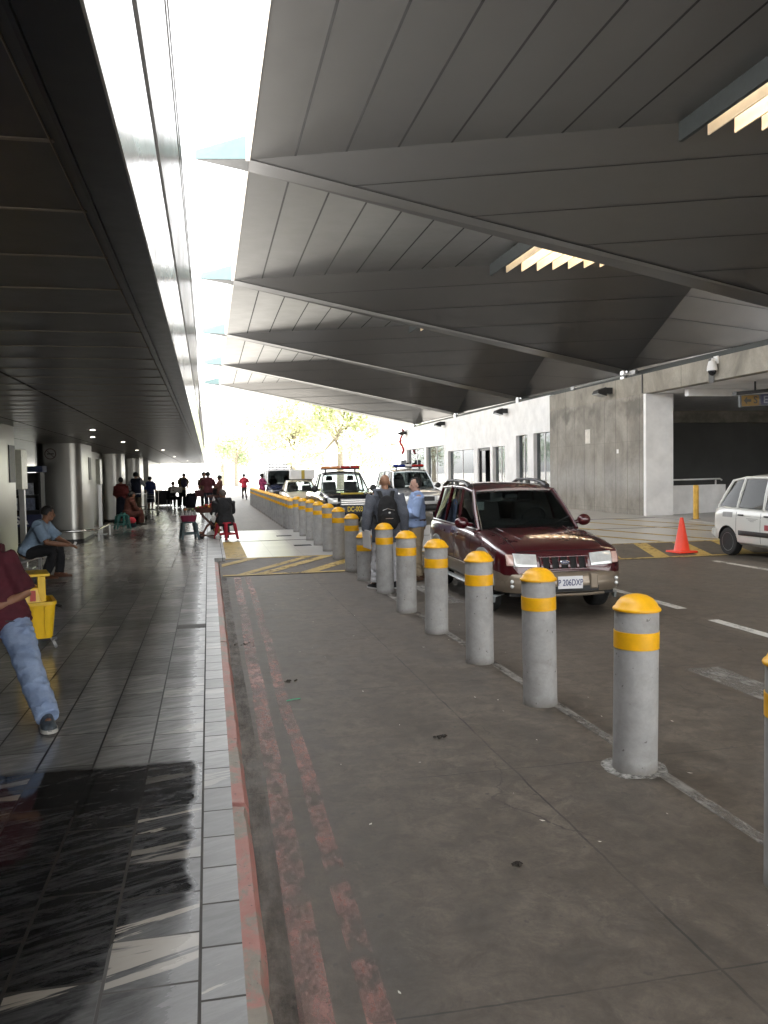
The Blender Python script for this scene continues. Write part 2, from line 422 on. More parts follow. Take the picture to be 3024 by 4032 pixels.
def bollard_mat():
    m, nt, b = nodes('bollard_concrete')
    oi = N(nt, 'ObjectInfo'); ad = N(nt, 'VectorMath', operation='ADD'); tc = N(nt, 'TexCoord'); L(nt, tc.outputs['Object'], ad.inputs[0])
    cx = N(nt, 'CombineXYZ'); L(nt, math_(nt, 'MULTIPLY', oi.outputs['Random'], 40.), cx.inputs[0]); L(nt, math_(nt, 'MULTIPLY', oi.outputs['Random'], 17.), cx.inputs[1]); L(nt, cx.outputs[0], ad.inputs[1]); o = ad.outputs[0]
    n = nz(nt, o, 7, 8, .74)
    c = mix(nt, ramp(nt, n, (.3, 0.), (.72, 1.)), (.31, .305, .295), (.46, .455, .445))
    sp = N(nt, 'SeparateXYZ'); L(nt, tc.outputs['Object'], sp.inputs[0])
    c = mix(nt, ramp(nt, nz(nt, o, 3.2, 7, .7, .6), (.52, 0.), (.72, .55)), c, (.26, .245, .22))
    c = mix(nt, ramp(nt, nz(nt, o, 33, 2, .5), (.71, 0.), (.74, .7)), c, (.10, .09, .08))
    foot = ramp(nt, math_(nt, 'ADD', sp.outputs[2], math_(nt, 'MULTIPLY', nz(nt, o, 8, 5), .08)), (.03, .8), (.11, 0.))
    c = mix(nt, foot, c, (.16, .145, .12))
    c = mix(nt, ramp(nt, nz(nt, o, 13, 5), (.66, 0.), (.74, .6)), c, (.20, .17, .14))
    L(nt, c, b.inputs['Base Color']); b.inputs['Roughness'].default_value = .7
    bump(nt, b, nz(nt, o, 45, 5), .3, .004)
    return m
m_boll = bollard_mat()

m_dark_ = mat('drain_iron', (.06, .055, .05), .6)
def sheet(name, pts, z, m, parent=None, kind='structure', nsub=0):
    mb = MB(); mb.quad(*[V((p[0], p[1], z)) for p in pts])
    o = mb.build(name, m, parent, fix=False)
    if parent is None: o['kind'] = kind
    return o

# ------------------------------------------------------------------ ground, road, pavement
sheet('ground', [(-400, -150), (500, -150), (500, 700), (-400, 700)], -.03, m_far)
sheet('road', [(.1, -14), (14.7, -14), (14.7, 74), (.1, 74)], 0, m_road)
mb = MB(); mb.box(-14, .07, -46, 16.4, -.02, .15); mb.box(-14, .28, 16.4, 62, -.02, .15)
tag(mb.build('pavement', m_floor), kind='structure')
mb = MB()
ring = lambda y, j=0: [V((.068, y, -.01)), V((.155 + j, y, -.01)), V((.150 + j, y, .10)), V((.128 + j * .6, y, .139)), V((.068, y, .146))]
for y0, y1 in ((-6, 4.02), (4.07, 8.1), (8.13, 15.7)):
    k = max(2, int((y1 - y0) / .09))
    mb.loft([ring(y0 + (y1 - y0) * i / k, .007 * noise.noise((y0 * 3 + i * .27, 1, 2)) - (.012 if random.random() < .05 else 0)) for i in range(k + 1)])
mb.loft([[p + V((.21, 0, 0)) for p in ring(y)] for y in (25.4, 62)])
tag(mb.build('kerb', m_kerb, smooth=35), kind='structure')
# raised crossing with its ramp
mb = MB(); mb.box(.285, 14.5, 16.7, 25.0, -.01, .10)
tag(mb.build('raised_crossing', m_table, bevel=.008), kind='structure')
mb = MB(); mb.hexa([V((.16, 14.5, 0)), V((14.5, 14.5, 0)), V((14.5, 16.69, 0)), V((.16, 16.69, 0))], [V((.16, 14.5, .006)), V((14.5, 14.5, .006)), V((14.5, 16.69, .098)), V((.16, 16.69, .098))])
tag(mb.build('crossing_ramp', m_road), kind='structure')
mb = MB(); mb.box(9.4, 42, 25.02, 60, -.01, .115); mb.box(14.51, 42, -14, 25.0, -.01, .115)
tag(mb.build('walkway', m_walk), kind='structure')
mb = MB(); mb.box(.3, 14.45, 20.85, 20.93, .1, .1035); mb.box(.3, 14.45, 24.95, 25.0, .1, .103)
mb.box(1.9, 2.3, 19.0, 19.35, .1, .1035); mb.box(1.75, 2.15, 22.2, 22.5, .1, .1035)
tag(mb.build('drain_slot', m_joint), kind='structure')
# painted markings on the ground
def rz_(y): return .012 + (y - 14.5) * .092 / 2.19          # surface of the ramp
def paint(name, polys, m, dz=0):
    mb = MB()
    for p in polys: mb.quad(*[V(q) for q in p])
    return tag(mb.build(name, m, fix=False), kind='structure')
def stripe(x0, x1, y0, y1, z=.004): return [(x0, y0, z), (x1, y0, z), (x1, y1, z), (x0, y1, z)]
wob = lambda y: .03 * noise.noise((y * .7, 3.3, 0))
def longline(xf, w, y0, y1, n=24):
    return [[(xf(a), a, .004), (xf(a) + w, a, .004), (xf(b) + w, b, .004), (xf(b), b, .004)] for a, b in [(y0 + (y1 - y0) * i / n, y0 + (y1 - y0) * (i + 1) / n) for i in range(n)]]
paint('red_road_line', longline(lambda y: .245 + .012 * (y - 2.5) * .9 + wob(y), .112, -1, 14.3) + longline(lambda y: .44 + .011 * (y - 2.5) + wob(y + 9), .090, -1, 14.3), m_redline)
paint('gutter_dirt', longline(lambda y: .155, .10, -1, 14.4), paint_line('gutter_grime', (.060, .050, .040), .60, (4, 1, 1), .8, .16, 4))
paint('white_lane_line', [stripe(5.62, 5.76, 9.2, 11.9), stripe(5.53, 5.67, 5.2, 8.42), stripe(9.1, 9.24, 9.5, 13.75), stripe(5.62, 5.76, 27, 31), stripe(5.62, 5.76, 35, 39), stripe(9.1, 9.24, 27, 34), stripe(5.62, 5.76, 43, 47)], m_whiteline)
paint('faint_lane_patch', [stripe(4.0, 4.32, 4.9, 6.42), stripe(2.45, 2.53, -2, 14.2, .0045), stripe(3.0, 3.3, 10.5, 12.4, .0045)], m_paleline)
# hatching of the ramp and the crossing
pol = []
def ramppt(x, y): return (x, y, rz_(y))
for x0, x1, sl in [(.42, .62, .95), (.75, 1.0, .98), (1.55, 1.85, .98)]:
    pol.append([ramppt(x0, 14.62), ramppt(x1, 14.62), ramppt(x1 + 2.05 * sl * .75, 16.66), ramppt(x0 + 2.05 * sl * .75, 16.66)])
pol.append([ramppt(.2, 15.6), ramppt(.2, 15.95), ramppt(.75, 16.66), ramppt(1.0, 16.66)])
pol.append([ramppt(.2, 14.52), ramppt(14.4, 14.52), ramppt(14.4, 14.64), ramppt(.2, 14.64)])
pol.append([ramppt(.2, 16.56), ramppt(14.4, 16.56), ramppt(14.4, 16.67), ramppt(.2, 16.67)])
for x in [3.1, 4.6, 6.1, 7.6, 8.62, 9.55, 10.5, 11.5, 12.5, 13.5]:
    pol.append([ramppt(x - .16, 14.64), ramppt(x + .16, 14.64), ramppt(x + .34 + .42, 16.56), ramppt(x + .34 + .10, 16.56)])
paint('yellow_ramp_hatching', pol, m_yelpaint)
def dline(a, b, w, z=.1045):
    a = V((*a, z)); b = V((*b, z)); n = V((-(b - a).y, (b - a).x, 0)).normalized() * w / 2
    return [a - n, b - n, b + n, a + n]
paint('yellow_crossing_lines', [stripe(.30, .72, 16.75, 20.8, .1045), dline((9.88, 16.78), (7.6, 24.8), .22), dline((11.3, 16.78), (9.2, 24.8), .22), dline((12.85, 18.3), (11.2, 24.8), .22), dline((14.3, 18.6), (12.9, 24.8), .22), dline((3.2, 16.8), (5.2, 24.8), .22), dline((5.2, 16.8), (7.0, 24.8), .22)], m_yelpaint)
mb = MB(); mb.box(-.365, -.075, 8.9, 9.12, .15, .1535); tag(mb.build('drain_cover', m_dark_), kind='structure')
# small litter and pale flecks on the road
mb = MB()
for i in range(70):
    x = random.uniform(.3, 3.2); y = random.uniform(2.3, 13); s = random.uniform(.004, .012); a = random.uniform(0, 3.1)
    q = [V((x + s * math.cos(a + k * 1.57) * (1.6 if k % 2 else .7), y + s * math.sin(a + k * 1.57) * (1.6 if k % 2 else .7), .005 + .003 * (k == 1))) for k in range(4)]
    mb.quad(*q)
tag(mb.build('litter', mat('paper_scraps', (.6, .57, .5), .8), fix=False), kind='stuff')
mb = MB()
for x, y, s in [(.62, 6.95, .05), (1.3, 3.4, .018), (1.45, 5.2, .03), (.33, 8.6, .09)]:
    for i in range(14):
        a = random.uniform(0, 6.28); r = s * random.random(); t = random.uniform(.006, .018)
        c = V((x + r * 1.5 * math.cos(a), y + r * math.sin(a), .005)); 
        mb.add([c + V((t, 0, 0)), c + V((-t * .5, t, 0)), c + V((-t * .5, -t, 0)), c + V((0, 0, t * .7))], [(0, 1, 2), (0, 1, 3), (1, 2, 3), (2, 0, 3)])
tag(mb.build('dead_leaf_debris', mat('dead_leaves', (.03, .024, .018), .9), fix=False), kind='stuff')
mb = MB()
for i, (x, y, a) in enumerate([(.60, 6.35, .2), (.66, 6.2, 1.1), (.72, 6.33, -.4)]):
    (mb.tube([(x - .06 * math.cos(a), y - .06 * math.sin(a), .006), (x, y, .012), (x + .06 * math.cos(a + .3), y + .06 * math.sin(a + .3), .006)], .004, 6) if i == 0 else None)
tag(mb.build('plastic_strip', mat('green_plastic', (.04, .30, .16), .4), smooth=60), 'green plastic strap scrap lying across the red road line', 'litter')

# ------------------------------------------------------------------ bollards
def make_bollard(h=.93, label='', x=0, y=0, z=0):
    t = thing('bollard', label, 'bollard', (x, y, z), 0, 'yellow capped bollards along the road edge')
    mb = MB(); mb.lathe([(.128, -.05), (.128, .02), (.1265, .06), (.126, h * .6), (.125, h), (.10, h)], 40)
    mb.build('post', m_boll, t, smooth=40)
    zb = h - .215
    mb = MB(); mb.lathe([(.120, zb), (.1285, zb + .001), (.1288, zb + .05), (.1285, zb + .099), (.120, zb + .1)], 40)
    mb.build('reflective_band', m_yel, t, smooth=40)
    mb = MB(); mb.lathe([(.09, h + .001), (.134, h + .001), (.137, h + .009), (.132, h + .018), (.122, h + .026), (.112, h + .046), (.09, h + .070), (.06, h + .086), (.03, h + .093), (.004, h + .095)], 40)
    mb.build('cap', m_yel, t, smooth=50)
    return t
b0 = make_bollard(.93, 'grey bollard with yellow cap cut by the right edge of the photo', 2.345, 2.94, 0)
names = ['nearest complete yellow capped bollard, with white paint smeared round its foot', 'second complete bollard from the camera, left of the pale foot ring one',
         'third complete bollard, standing in front of the maroon car front wheel', 'fourth complete bollard, in front of the maroon car front door',
         'fifth complete bollard, between khaki trousers man and the maroon car', 'bollard directly in front of the man with the black backpack']
ys = [4.36, 5.77, 7.18, 8.65, 10.05, 11.75]
for nme, y in zip(names, ys):
    c = copy_tree(b0); c.location = (2.39 if y < 11 else 2.48, y, 0); c['label'] = nme; c.rotation_euler = (rad(random.uniform(-.7, .7)), rad(random.uniform(-.7, .7)), y * 7)
c = make_bollard(.70, 'short sunken bollard, its cap lower than its neighbours, left of the backpack man', 2.46, 13.25, 0)
lab2 = ['first bollard on the yellow hatched ramp, just left of the short sunken bollard', 'bollard at the top of the hatched ramp, second beyond the sunken one',
        'first bollard on the pale raised crossing slabs', 'second bollard on the pale raised crossing slabs', 'third bollard on the pale raised crossing slabs',
        'fourth bollard on the pale raised crossing slabs', 'last bollard on the raised crossing before the dense far run']
for i, (y, nme) in enumerate(zip([14.55, 16.05, 17.5, 19.05, 20.6, 22.1, 23.75], lab2)):
    c = copy_tree(b0); c.location = (2.47, y, max(0, min(.1, rz_(y) if y < 16.7 else .1)) - .005); c['label'] = nme; c.rotation_euler = (rad(random.uniform(-.8, .8)), rad(random.uniform(-.8, .8)), y * 5)
y = 25.35; i = 0
while y < 49.5:
    c = copy_tree(b0); c.location = (2.47, y, 0); c['label'] = 'one of the far bollards packed into a dense run beyond the raised crossing'; c.rotation_euler.z = y * 3
    y += .98 if y < 32 else 1.2
sm = MB(); 
for i in range(40):
    a0, a1 = i / 40 * 6.283, (i + 1) / 40 * 6.283
    r = lambda a: .19 + .035 * noise.noise((math.cos(a) * 2, math.sin(a) * 2, 5))
    sm.quad((2.39 + .12 * math.cos(a0), 4.36 + .12 * math.sin(a0), .005), (2.39 + r(a0) * math.cos(a0), 4.36 + r(a0) * math.sin(a0), .005), (2.39 + r(a1) * math.cos(a1), 4.36 + r(a1) * math.sin(a1), .005), (2.39 + .12 * math.cos(a1), 4.36 + .12 * math.sin(a1), .005))
tag(sm.build('paint_spill', m_smudge, fix=False), kind='structure')

# ------------------------------------------------------------------ terminal, left
T = thing('terminal_building', 'dark soffit and bright aluminium fascia of the terminal along the pavement', 'building', (0, 0, 0))
mb = MB(); mb.box(-14, -.33, -45, 58, 2.62, 2.9)
y = -9.4
while y < 57.6:
    mb.box(-14, -.365, y - .009, y + .009, 2.6165, 2.6205, 1); y += .585
for x in (-1.62, -2.8, -4.0): mb.box(x - .012, x + .012, -10, 57.9, 2.618, 2.6203, 2)
mb.box(-.375, -.372, -45, 57.9, 2.612, 2.6195, 1)
mb.build('soffit', [m_soff, m_cream, m_joint], T)
mb = MB(); mb.box(-.322, -.2015, -45, 58, 2.60, 2.9); mb.box(-.335, -.324, -45, 58, 2.592, 2.615)
mb.build('edge_beam', m_band, T)
mb = MB(); mb.box(-.6, -.205, -45, 58, 2.905, 3.32); mb.box(-.201, -.195, -45, 58, 2.603, 2.90)
mb.build('fascia', m_fascia, T)
mb = MB(); mb.box(-.6, -.21, -45, 24, 3.50, 5.05); mb.box(-.6, -.204, -45, 24, 5.13, 5.25); mb.box(-.6, -.198, -45, 24, 5.33, 5.50)
mb.build('upper_fascia', brushed('upper_fascia_sheet', (.50, .48, .45), .22, (.4, .15, 9), .6, .2), T)
mb = MB(); mb.box(-.6, -.27, -45, 58, 3.325, 3.495); mb.box(-.6, -.26, -45, 24, 5.055, 5.125); mb.box(-.6, -.26, -45, 24, 5.255, 5.325)
mb.build('shadow_gap', m_band, T)
mb = MB(); mb.box(-.62, -.20, 24.1, 33, 3.50, 4.75)
mb.build('wall_box', m_whitewall, T, bevel=.02)
for i in range(26):
    y = 34 + i * .85
    mb = MB(); mb.box(-.6, -.18, y, y + .22, 3.50, 4.5); mb.build('fin', m_white, T)
mb = MB(); mb.box(-14, -.6, -45, 58, 3.50, 5.48); mb.box(-14, -.61, -45, 58, 2.91, 3.49)
mb.build('upper_storey', m_whitewall, T)
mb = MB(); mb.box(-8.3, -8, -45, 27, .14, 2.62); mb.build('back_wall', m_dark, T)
mb = MB(); mb.box(-4.6, -3.75, 24.1, 57.9, .14, 2.618); mb.build('steel_wall', m_steel, T)
mb = MB(); mb.box(-3.74, -3.12, 46, 57.8, .14, 2.617); mb.build('end_panel', m_steel, T)
for x, y in [(-2.0, 15.6), (-2.35, 18.3), (-2.0, 21.0), (-1.4, 27.5), (-2.2, 27.5), (-1.4, 37), (-1.1, 47)]:
    mb = MB(); mb.lathe([(.065, 2.606), (.065, 2.621)], 16, (x, y, 0)); dl = mb.build('downlight', m_chrome, T)
    mb = MB(); mb.lathe([(.045, 2.602), (.045, 2.6055)], 16, (x, y, 0)); mb.build('lamp', m_glow, dl)
    ld = bpy.data.lights.new('downlight_lamp', 'SPOT'); ld.energy = 7; ld.spot_size = rad(130); ld.spot_blend = .8; ld.shadow_soft_size = .05; ld.color = (1, .93, .82)
    lo = bpy.data.objects.new('downlight_lamp', ld); COL.objects.link(lo); lo.location = (x, y, 2.59); lo.parent = dl

def rounded(x0, x1, y0, y1, r, n=7):
    pts = []
    for cx, cy, a0 in ((x1 - r, y1 - r, 0), (x0 + r, y1 - r, 90), (x0 + r, y0 + r, 180), (x1 - r, y0 + r, 270)):
        for i in range(n + 1):
            a = rad(a0 + 90 * i / n); pts.append((cx + r * math.cos(a), cy + r * math.sin(a)))
    return pts
def pier(label, x0, x1, y0, y1, r):
    t = thing('steel_pier', label, 'pillar', ((x0 + x1) / 2, (y0 + y1) / 2, .15), 0, 'stainless clad piers of the terminal')
    p = rounded(x0 - (x0 + x1) / 2, x1 - (x0 + x1) / 2, y0 - (y0 + y1) / 2, y1 - (y0 + y1) / 2, r)
    mb = MB(); mb.hexa([V((*q, 0)) for q in p], [V((*q, 2.468)) for q in p]); mb.build('cladding', m_steel, t, smooth=25)
    mb = MB(); pp = rounded(x0 - (x0 + x1) / 2 - .004, x1 - (x0 + x1) / 2 + .004, y0 - (y0 + y1) / 2 - .004, y1 - (y0 + y1) / 2 + .004, r)
    mb.hexa([V((*q, 0)) for q in pp], [V((*q, .08)) for q in pp]); mb.build('plinth', m_blackp, t, smooth=25)
    return t
p1 = pier('large stainless steel pier at the left edge, behind the seated man', -4.20, -3.1, 12.75, 15.05, .52)
p2 = pier('stainless steel pier carrying the round no smoking plaque', -4.17, -3.1, 21.7, 24.05, .26)
p3 = pier('slim stainless pier beyond the woman in the red shawl', -3.85, -3.1, 31.5, 33.3, .30)
p4 = pier('slim stainless pier beyond the man in the navy waistcoat', -3.85, -3.1, 39.8, 42.3, .30)
for t, yy in ((p1, -.25), (p2, -.25)):
    mb = MB(); mb.box(.0, .012, yy - .12, yy + .28, 1.55, 2.15); o = mb.build('dark_display', m_blackp, t)
    o.location = ((.55 if t is p1 else .535), .62, 0)
# no smoking plaque on the second pier
ns = thing('no_smoking_sign', 'square steel plaque with a no smoking ring on the pier', 'sign', (-3.79, 21.69, 2.36), scale=.74)
mb = MB(); mb.box(-.22, .22, -.006, .006, -.27, .22); mb.build('plate', m_steel, ns)
mb = MB()
for i in range(28):
    a0, a1 = i / 28 * 6.2832, (i + 1) / 28 * 6.2832
    for r0, r1, m_ in ((.155, .185, 0),):
        mb.quad(*[V((r * math.cos(a), -.009, r * math.sin(a))) for r, a in ((r0, a0), (r1, a0), (r1, a1), (r0, a1))])
mb.box(-.165, .165, -.0095, -.008, -.012, .012, M=Matrix.Rotation(rad(45), 4, 'Y'))
mb.build('ring', mat('dull_red', (.085, .05, .047), .6), ns)
mb = MB(); mb.box(-.11, .11, -.0085, -.0072, -.018, .018); mb.build('cigarette', m_blackp, ns)
# bumper rail round the pier
rl = thing('bumper_rail', 'low polished tube rail in front of the no smoking pier', 'rail', (-3.75, 21.45, .15))
mb = MB(); mb.tube([(-1.2, 0, .30), (.2, 0, .30), (.75, .05, .30), (.97, .3, .30), (1.0, .75, .30), (1.0, 3.0, .30)], .03, 12); mb.build('tube', m_chrome, rl, smooth=50)
for x, y in ((-1.0, 0), (.1, 0), (1.0, .55), (1.0, 2.9)):
    mb = MB(); mb.box(x - .022, x + .022, y - .022, y + .022, 0, .29); mb.build('leg', m_alu, rl)
# upright light boxes on posts
def totem(label, x, y):
    t = thing('post_sign', label, 'sign', (x, y, .15))
    mb = MB(); mb.box(-.05, .05, -.04, .04, 0, 1.42); mb.box(-.16, .16, -.16, .16, 0, .03); mb.build('post', m_alu, t, bevel=.006)
    mb = MB(); mb.box(-.055, .055, -.22, .22, 1.42, 2.12); mb.build('panel', mat('cream_panel', (.60, .60, .50), .3), t, bevel=.008)
    return t
totem('tall cream panel on a post between the left pier and the newspaper stand', -3.25, 15.75)
totem('narrow cream panel on a post right of the no smoking pier', -3.0, 24.45)

# newspaper stand in the recess
K = thing('newspaper_stand', 'dark newspaper stand with blue header board behind the seated man', 'kiosk', (-4.55, 20.4, .15))
mb = MB(); mb.box(-.75, .75, 0, .5, 0, .1); mb.box(-.75, -.7, 0, .5, .1, 1.75); mb.box(.7, .75, 0, .5, .1, 1.75); mb.box(-.7, .7, .46, .5, .1, 1.75); mb.build('frame', m_blackp, K)
for z in (.5, .85, 1.2): 
    mb = MB(); mb.box(-.7, .7, .02, .46, z, z + .03); mb.build('shelf', m_blackp, K)
mb = MB(); mb.box(-.75, .75, -.03, 0, .5, .78); fr = mb.build('front_board', mat('navy_board', (.02, .025, .07), .5), K)
text('PRENSA', .26, m_white, fr, Matrix.Translation((0, -.033, .64)) @ Matrix.Rotation(rad(90), 4, 'X'), .002, .006)
for i, (x, z, c) in enumerate([(-.4, .88, (.3, .32, .38)), (.05, .88, (.42, .44, .46)), (.4, 1.23, (.34, .36, .4)), (-.1, 1.23, (.10, .13, .3)), (-.45, 1.23, (.35, .34, .3)), (.42, .88, (.12, .14, .2))]):
    mb = MB(); mb.box(x - .17, x + .17, .1, .16, z, z + .28, M=None); tag(mb.build('magazine_stack', mat('print%d' % i, c, .5, 0, .5, 14)), ['grey magazine stack low left on the newspaper stand', 'pale magazine stack mid shelf of the newspaper stand', 'pale magazine stack on the upper right of the newspaper stand', 'blue magazine stack on the upper shelf of the newspaper stand', 'cream magazine stack on the upper left of the newspaper stand', 'dark magazine stack mid right of the newspaper stand'][i], 'magazines').location = (-4.55, 20.4, .15)
mb = MB(); mb.box(-.8, .8, -.03, .5, 1.76, 1.9); mb.build('header', mat('navy_board2', (.03, .05, .12), .5), K)
# ------------------------------------------------------------------ folded canopies
XL, XF, ZA = 1.2, 18.0, 9.4
zl = lambda x: ZA - .2 * (x - XL)
SL = .40; GAP = 11.95
def canopy_parts(t):
    T_ = .28; h = GAP / 2
    yb = lambda x: -.7 - SL * (x - XL); yr = lambda x: -12.65 + SL * (x - XL)
    xs = 10.45; xe = XL + GAP / (2 * SL)
    for sx in (1, -1):
        f = lambda x, y, z: V((x if sx > 0 else 2 * XF - x, y, z))
        def slabq(mb, pts, t_=T_, mi=0):
            bq = [f(*p) for p in pts]; mb.hexa(bq, [p + V((0, 0, t_)) for p in bq], mi)
        # flat plate from the fold of the canopy behind it to its own fold
        pan = MB(); slabq(pan, [(XL, yr(XL), ZA), (xs, yr(xs), ZA), (xs, yb(xs), ZA), (XL, yb(XL), ZA)])
        x = XL + 1.06
        while x < xs - .1:
            slabq(pan, [(x - .026, yr(x), ZA - .004), (x + .026, yr(x), ZA - .004), (x + .026, yb(x), ZA - .004), (x - .026, yb(x), ZA - .004)], .003, 1); x += 1.165
        pan.build('flat_panel', [m_canopy, m_joint], t)
        trim = MB(); slabq(trim, [(XL - .10, yr(XL), ZA - .03), (XL - .005, yr(XL), ZA - .03), (XL - .005, yb(XL), ZA - .03), (XL - .10, yb(XL), ZA - .03)], .42); trim.build('edge_trim', m_trim, t)
        # roof light: edge beam, slats, milky pane
        e = MB(); slabq(e, [(xs - .02, yr(xs) + .02, ZA - .42), (xs + .08, yr(xs) + .02, ZA - .42), (xs + .08, yb(xs) - .02, ZA - .42), (xs - .02, yb(xs) - .02, ZA - .42)], .72); e.build('edge_beam', m_slatdark, t)
        x = xs + .55
        while x < xe - .3:
            e = MB(); slabq(e, [(x - .02, yr(x) + .05, ZA - .34), (x + .02, yr(x) + .05, ZA - .34), (x + .02, yb(x) - .05, ZA - .34), (x - .02, yb(x) - .05, ZA - .34)], .5); e.build('roof_light_slat', m_slat, t); x += .52
        pane = MB(); slabq(pane, [(xs + .1, yr(xs), ZA + .22), (xe, yr(xe), ZA + .22), (xe, yb(xe), ZA + .22), (xs + .1, yb(xs), ZA + .22)], .03); pane.build('roof_light_pane', m_milky, t)
        # folds: front slope, rear slope, flat valley strip between them
        zr = zl(XF) + h * (ZA - zl(XF)) / (SL * (XF - XL))
        for sgn, y0 in ((-1, -.7), (1, 0)):
            beam = MB(); slabq(beam, [(XL, y0, ZA), (XF, y0, zl(XF)), (XF, y0 + sgn * h, zr), (xe, y0 + sgn * h, ZA)])
            x = XL + 2.5
            while x < XF - .3:
                xend = min(XF, x + h / SL); z = zl(x)
                slabq(beam, [(x - .06, y0, z - .004), (x + .06, y0, z - .004), (xend + .06, y0 + sgn * SL * (xend - x), z - .004), (xend - .06, y0 + sgn * SL * (xend - x), z - .004)], .003, 1); x += 3.05
            beam.build('fold', [m_canopy, m_joint], t)
        beam = MB(); slabq(beam, [(XL - .02, -.7, zl(XL) - .002), (XF, -.7, zl(XF) - .002), (XF, .004, zl(XF) - .12), (XL - .02, .004, zl(XL) - .03)], .2)
        slabq(beam, [(XL, -.735, zl(XL) - .008), (XF, -.755, zl(XF) - .008), (XF, -.70, zl(XF) - .008), (XL, -.70, zl(XL) - .008)], .004, 1); beam.build('valley_strip', [m_canopy, m_joint], t)
        # pointed gutter end
        tip = MB(); bq = [f(-.10, -.16, ZA + .15), f(XL - .02, -.76, ZA + .0), f(XL - .02, -.02, ZA - .02)]
        tip.hexa(bq, [f(-.10, -.20, ZA + .34), f(XL - .02, -.76, ZA + .58), f(XL - .02, -.02, ZA + .58)]); g_ = tip.build('gutter_end', m_teal, t)
        tip = MB(); tip.hexa([p - V((0, 0, .024)) for p in bq], [p - V((0, 0, .004)) for p in bq]); tip.build('soffit', mat('gutter_underside', (.035, .036, .036), .6), g_)
def milky():
    m = bpy.data.materials.new('milky_pane'); m.use_nodes = True; nt = m.node_tree; nt.nodes.clear()
    out = N(nt, 'OutputMaterial'); t = N(nt, 'BsdfTranslucent'); t.inputs[0].default_value = (.93, .88, .79, 1)
    d = N(nt, 'BsdfDiffuse'); d.inputs[0].default_value = (.6, .58, .55, 1); mx = N(nt, 'MixShader'); mx.inputs[0].default_value = .25
    L(nt, t.outputs[0], mx.inputs[1]); L(nt, d.outputs[0], mx.inputs[2]); L(nt, mx.outputs[0], out.inputs[0]); return m
m_milky = milky()
cn0 = thing('canopy', '', 'canopy', (0, 21.4, 0), 0, 'folded metal canopies over the road')
canopy_parts(cn0)
mb = MB(); mb.tube([(XF, -.35, 4.9), (XF, -.35, zl(XF) - .005)], .16, 16); mb.build('support_post', m_alu, cn0, smooth=50)
clabel = {1: 'nearest folded grey canopy, its pointed gutter tip highest in the photo', 2: 'second folded grey canopy, cream slats lit in its roof light', 3: 'third folded canopy from the camera, dark underside above the concrete wall',
          4: 'fourth folded canopy from the camera, fading into the glare', 5: 'farthest folded canopy, washed out above the trees', 0: 'folded canopy overhead whose flat panels fill the top of the photo', -1: 'folded canopy just behind the camera position'}
for k in (1, 2, 3, 4, 5, 0, -1):
    c = cn0 if k == 1 else copy_tree(cn0)
    c.location.y = 21.4 + 12.65 * (k - 1); c['label'] = clabel[k]

# ------------------------------------------------------------------ parking building, right
G = thing('parking_building', 'concrete parking structure with an open bay right of the road', 'building', (0, 0, 0))
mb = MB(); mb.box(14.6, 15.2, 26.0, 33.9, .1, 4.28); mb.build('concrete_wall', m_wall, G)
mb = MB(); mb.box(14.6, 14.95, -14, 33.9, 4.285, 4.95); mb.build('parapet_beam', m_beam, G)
mb = MB(); mb.box(14.57, 14.602, 21.9, 22.15, 4.22, 4.96); mb.box(14.56, 14.6, 25.98, 26.02, 4.30, 4.95); mb.build('joint_cover', m_dark, G)
mb = MB(); mb.box(14.96, 41, -14, 62, 4.285, 4.75); mb.build('deck', m_whitewall, G)
mb = MB(); mb.box(18.6, 18.8, -14, 74, 4.76, 6.02); mb.build('sky_gap_screen', m_slatdark, G)  # added dark screen, closes the bright sky gap above the parapet
mb = MB(); mb.box(14.612, 15.64, 25.82, 25.995, .1, 4.28); mb.build('white_pier', m_whitewall, G, bevel=.01)
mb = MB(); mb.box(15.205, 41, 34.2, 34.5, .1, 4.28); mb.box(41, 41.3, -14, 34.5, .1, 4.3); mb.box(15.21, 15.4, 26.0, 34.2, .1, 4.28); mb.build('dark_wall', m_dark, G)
mb = MB(); mb.box(15.42, 40, 33.6, 34.18, 3.75, 4.28); mb.build('drop_beam', m_beam, G)
mb = MB(); mb.box(16, 40, 20.8, 21.1, 3.98, 4.28); mb.box(15.2, 40, 24.2, 24.4, 4.05, 4.28); mb.build('rib', m_whitewall, G)
mb = MB(); mb.box(18.9, 20.25, 33.95, 34.19, .1, 3.72); dr = mb.build('door_frame', m_blackp, G)
mb = MB(); mb.box(19.0, 20.08, 33.93, 33.96, .1, 3.55); mb.build('door_leaf', mat('olive_door', (.12, .12, .07), .6), dr)
mb = MB(); mb.box(30, 30.5, 6, 6.5, .1, 4.28); mb.box(24, 24.5, -4, -3.5, .1, 4.28); mb.build('column', m_whitewall, G)
lw = thing('low_white_wall', 'low white wall with a polished handrail beside the white pier', 'wall', (15.66, 26.2, .115))
mb = MB(); a = rad(13); M_ = Matrix.Rotation(a, 4, 'Z')
mb.box(.0, 2.75, 0, .18, 0, 1.0, M=M_); w_ = mb.build('wall', m_whitewall, lw, bevel=.008)
mb = MB(); mb.tube([M_ @ V((0, .09, 1.2)), M_ @ V((2.55, .09, 1.2)), M_ @ V((2.65, .09, 1.15))], .03, 10)
for x in (.3, 2.35): mb.box(x - .02, x + .02, .07, .11, 1.0, 1.19, M=M_)
mb.build('handrail', m_white, lw, smooth=40)  # white stands in for the bright reflections on polished steel
yp = thing('yellow_post', 'slim yellow post in front of the low white wall', 'post', (14.98, 23.44, .115))
mb = MB(); mb.lathe([(.085, 0), (.085, 1.02), (.08, 1.06), (.05, 1.075)], 20); mb.build('shaft', mat('yellow_post_paint', (.62, .36, .05), .45), yp, smooth=40)
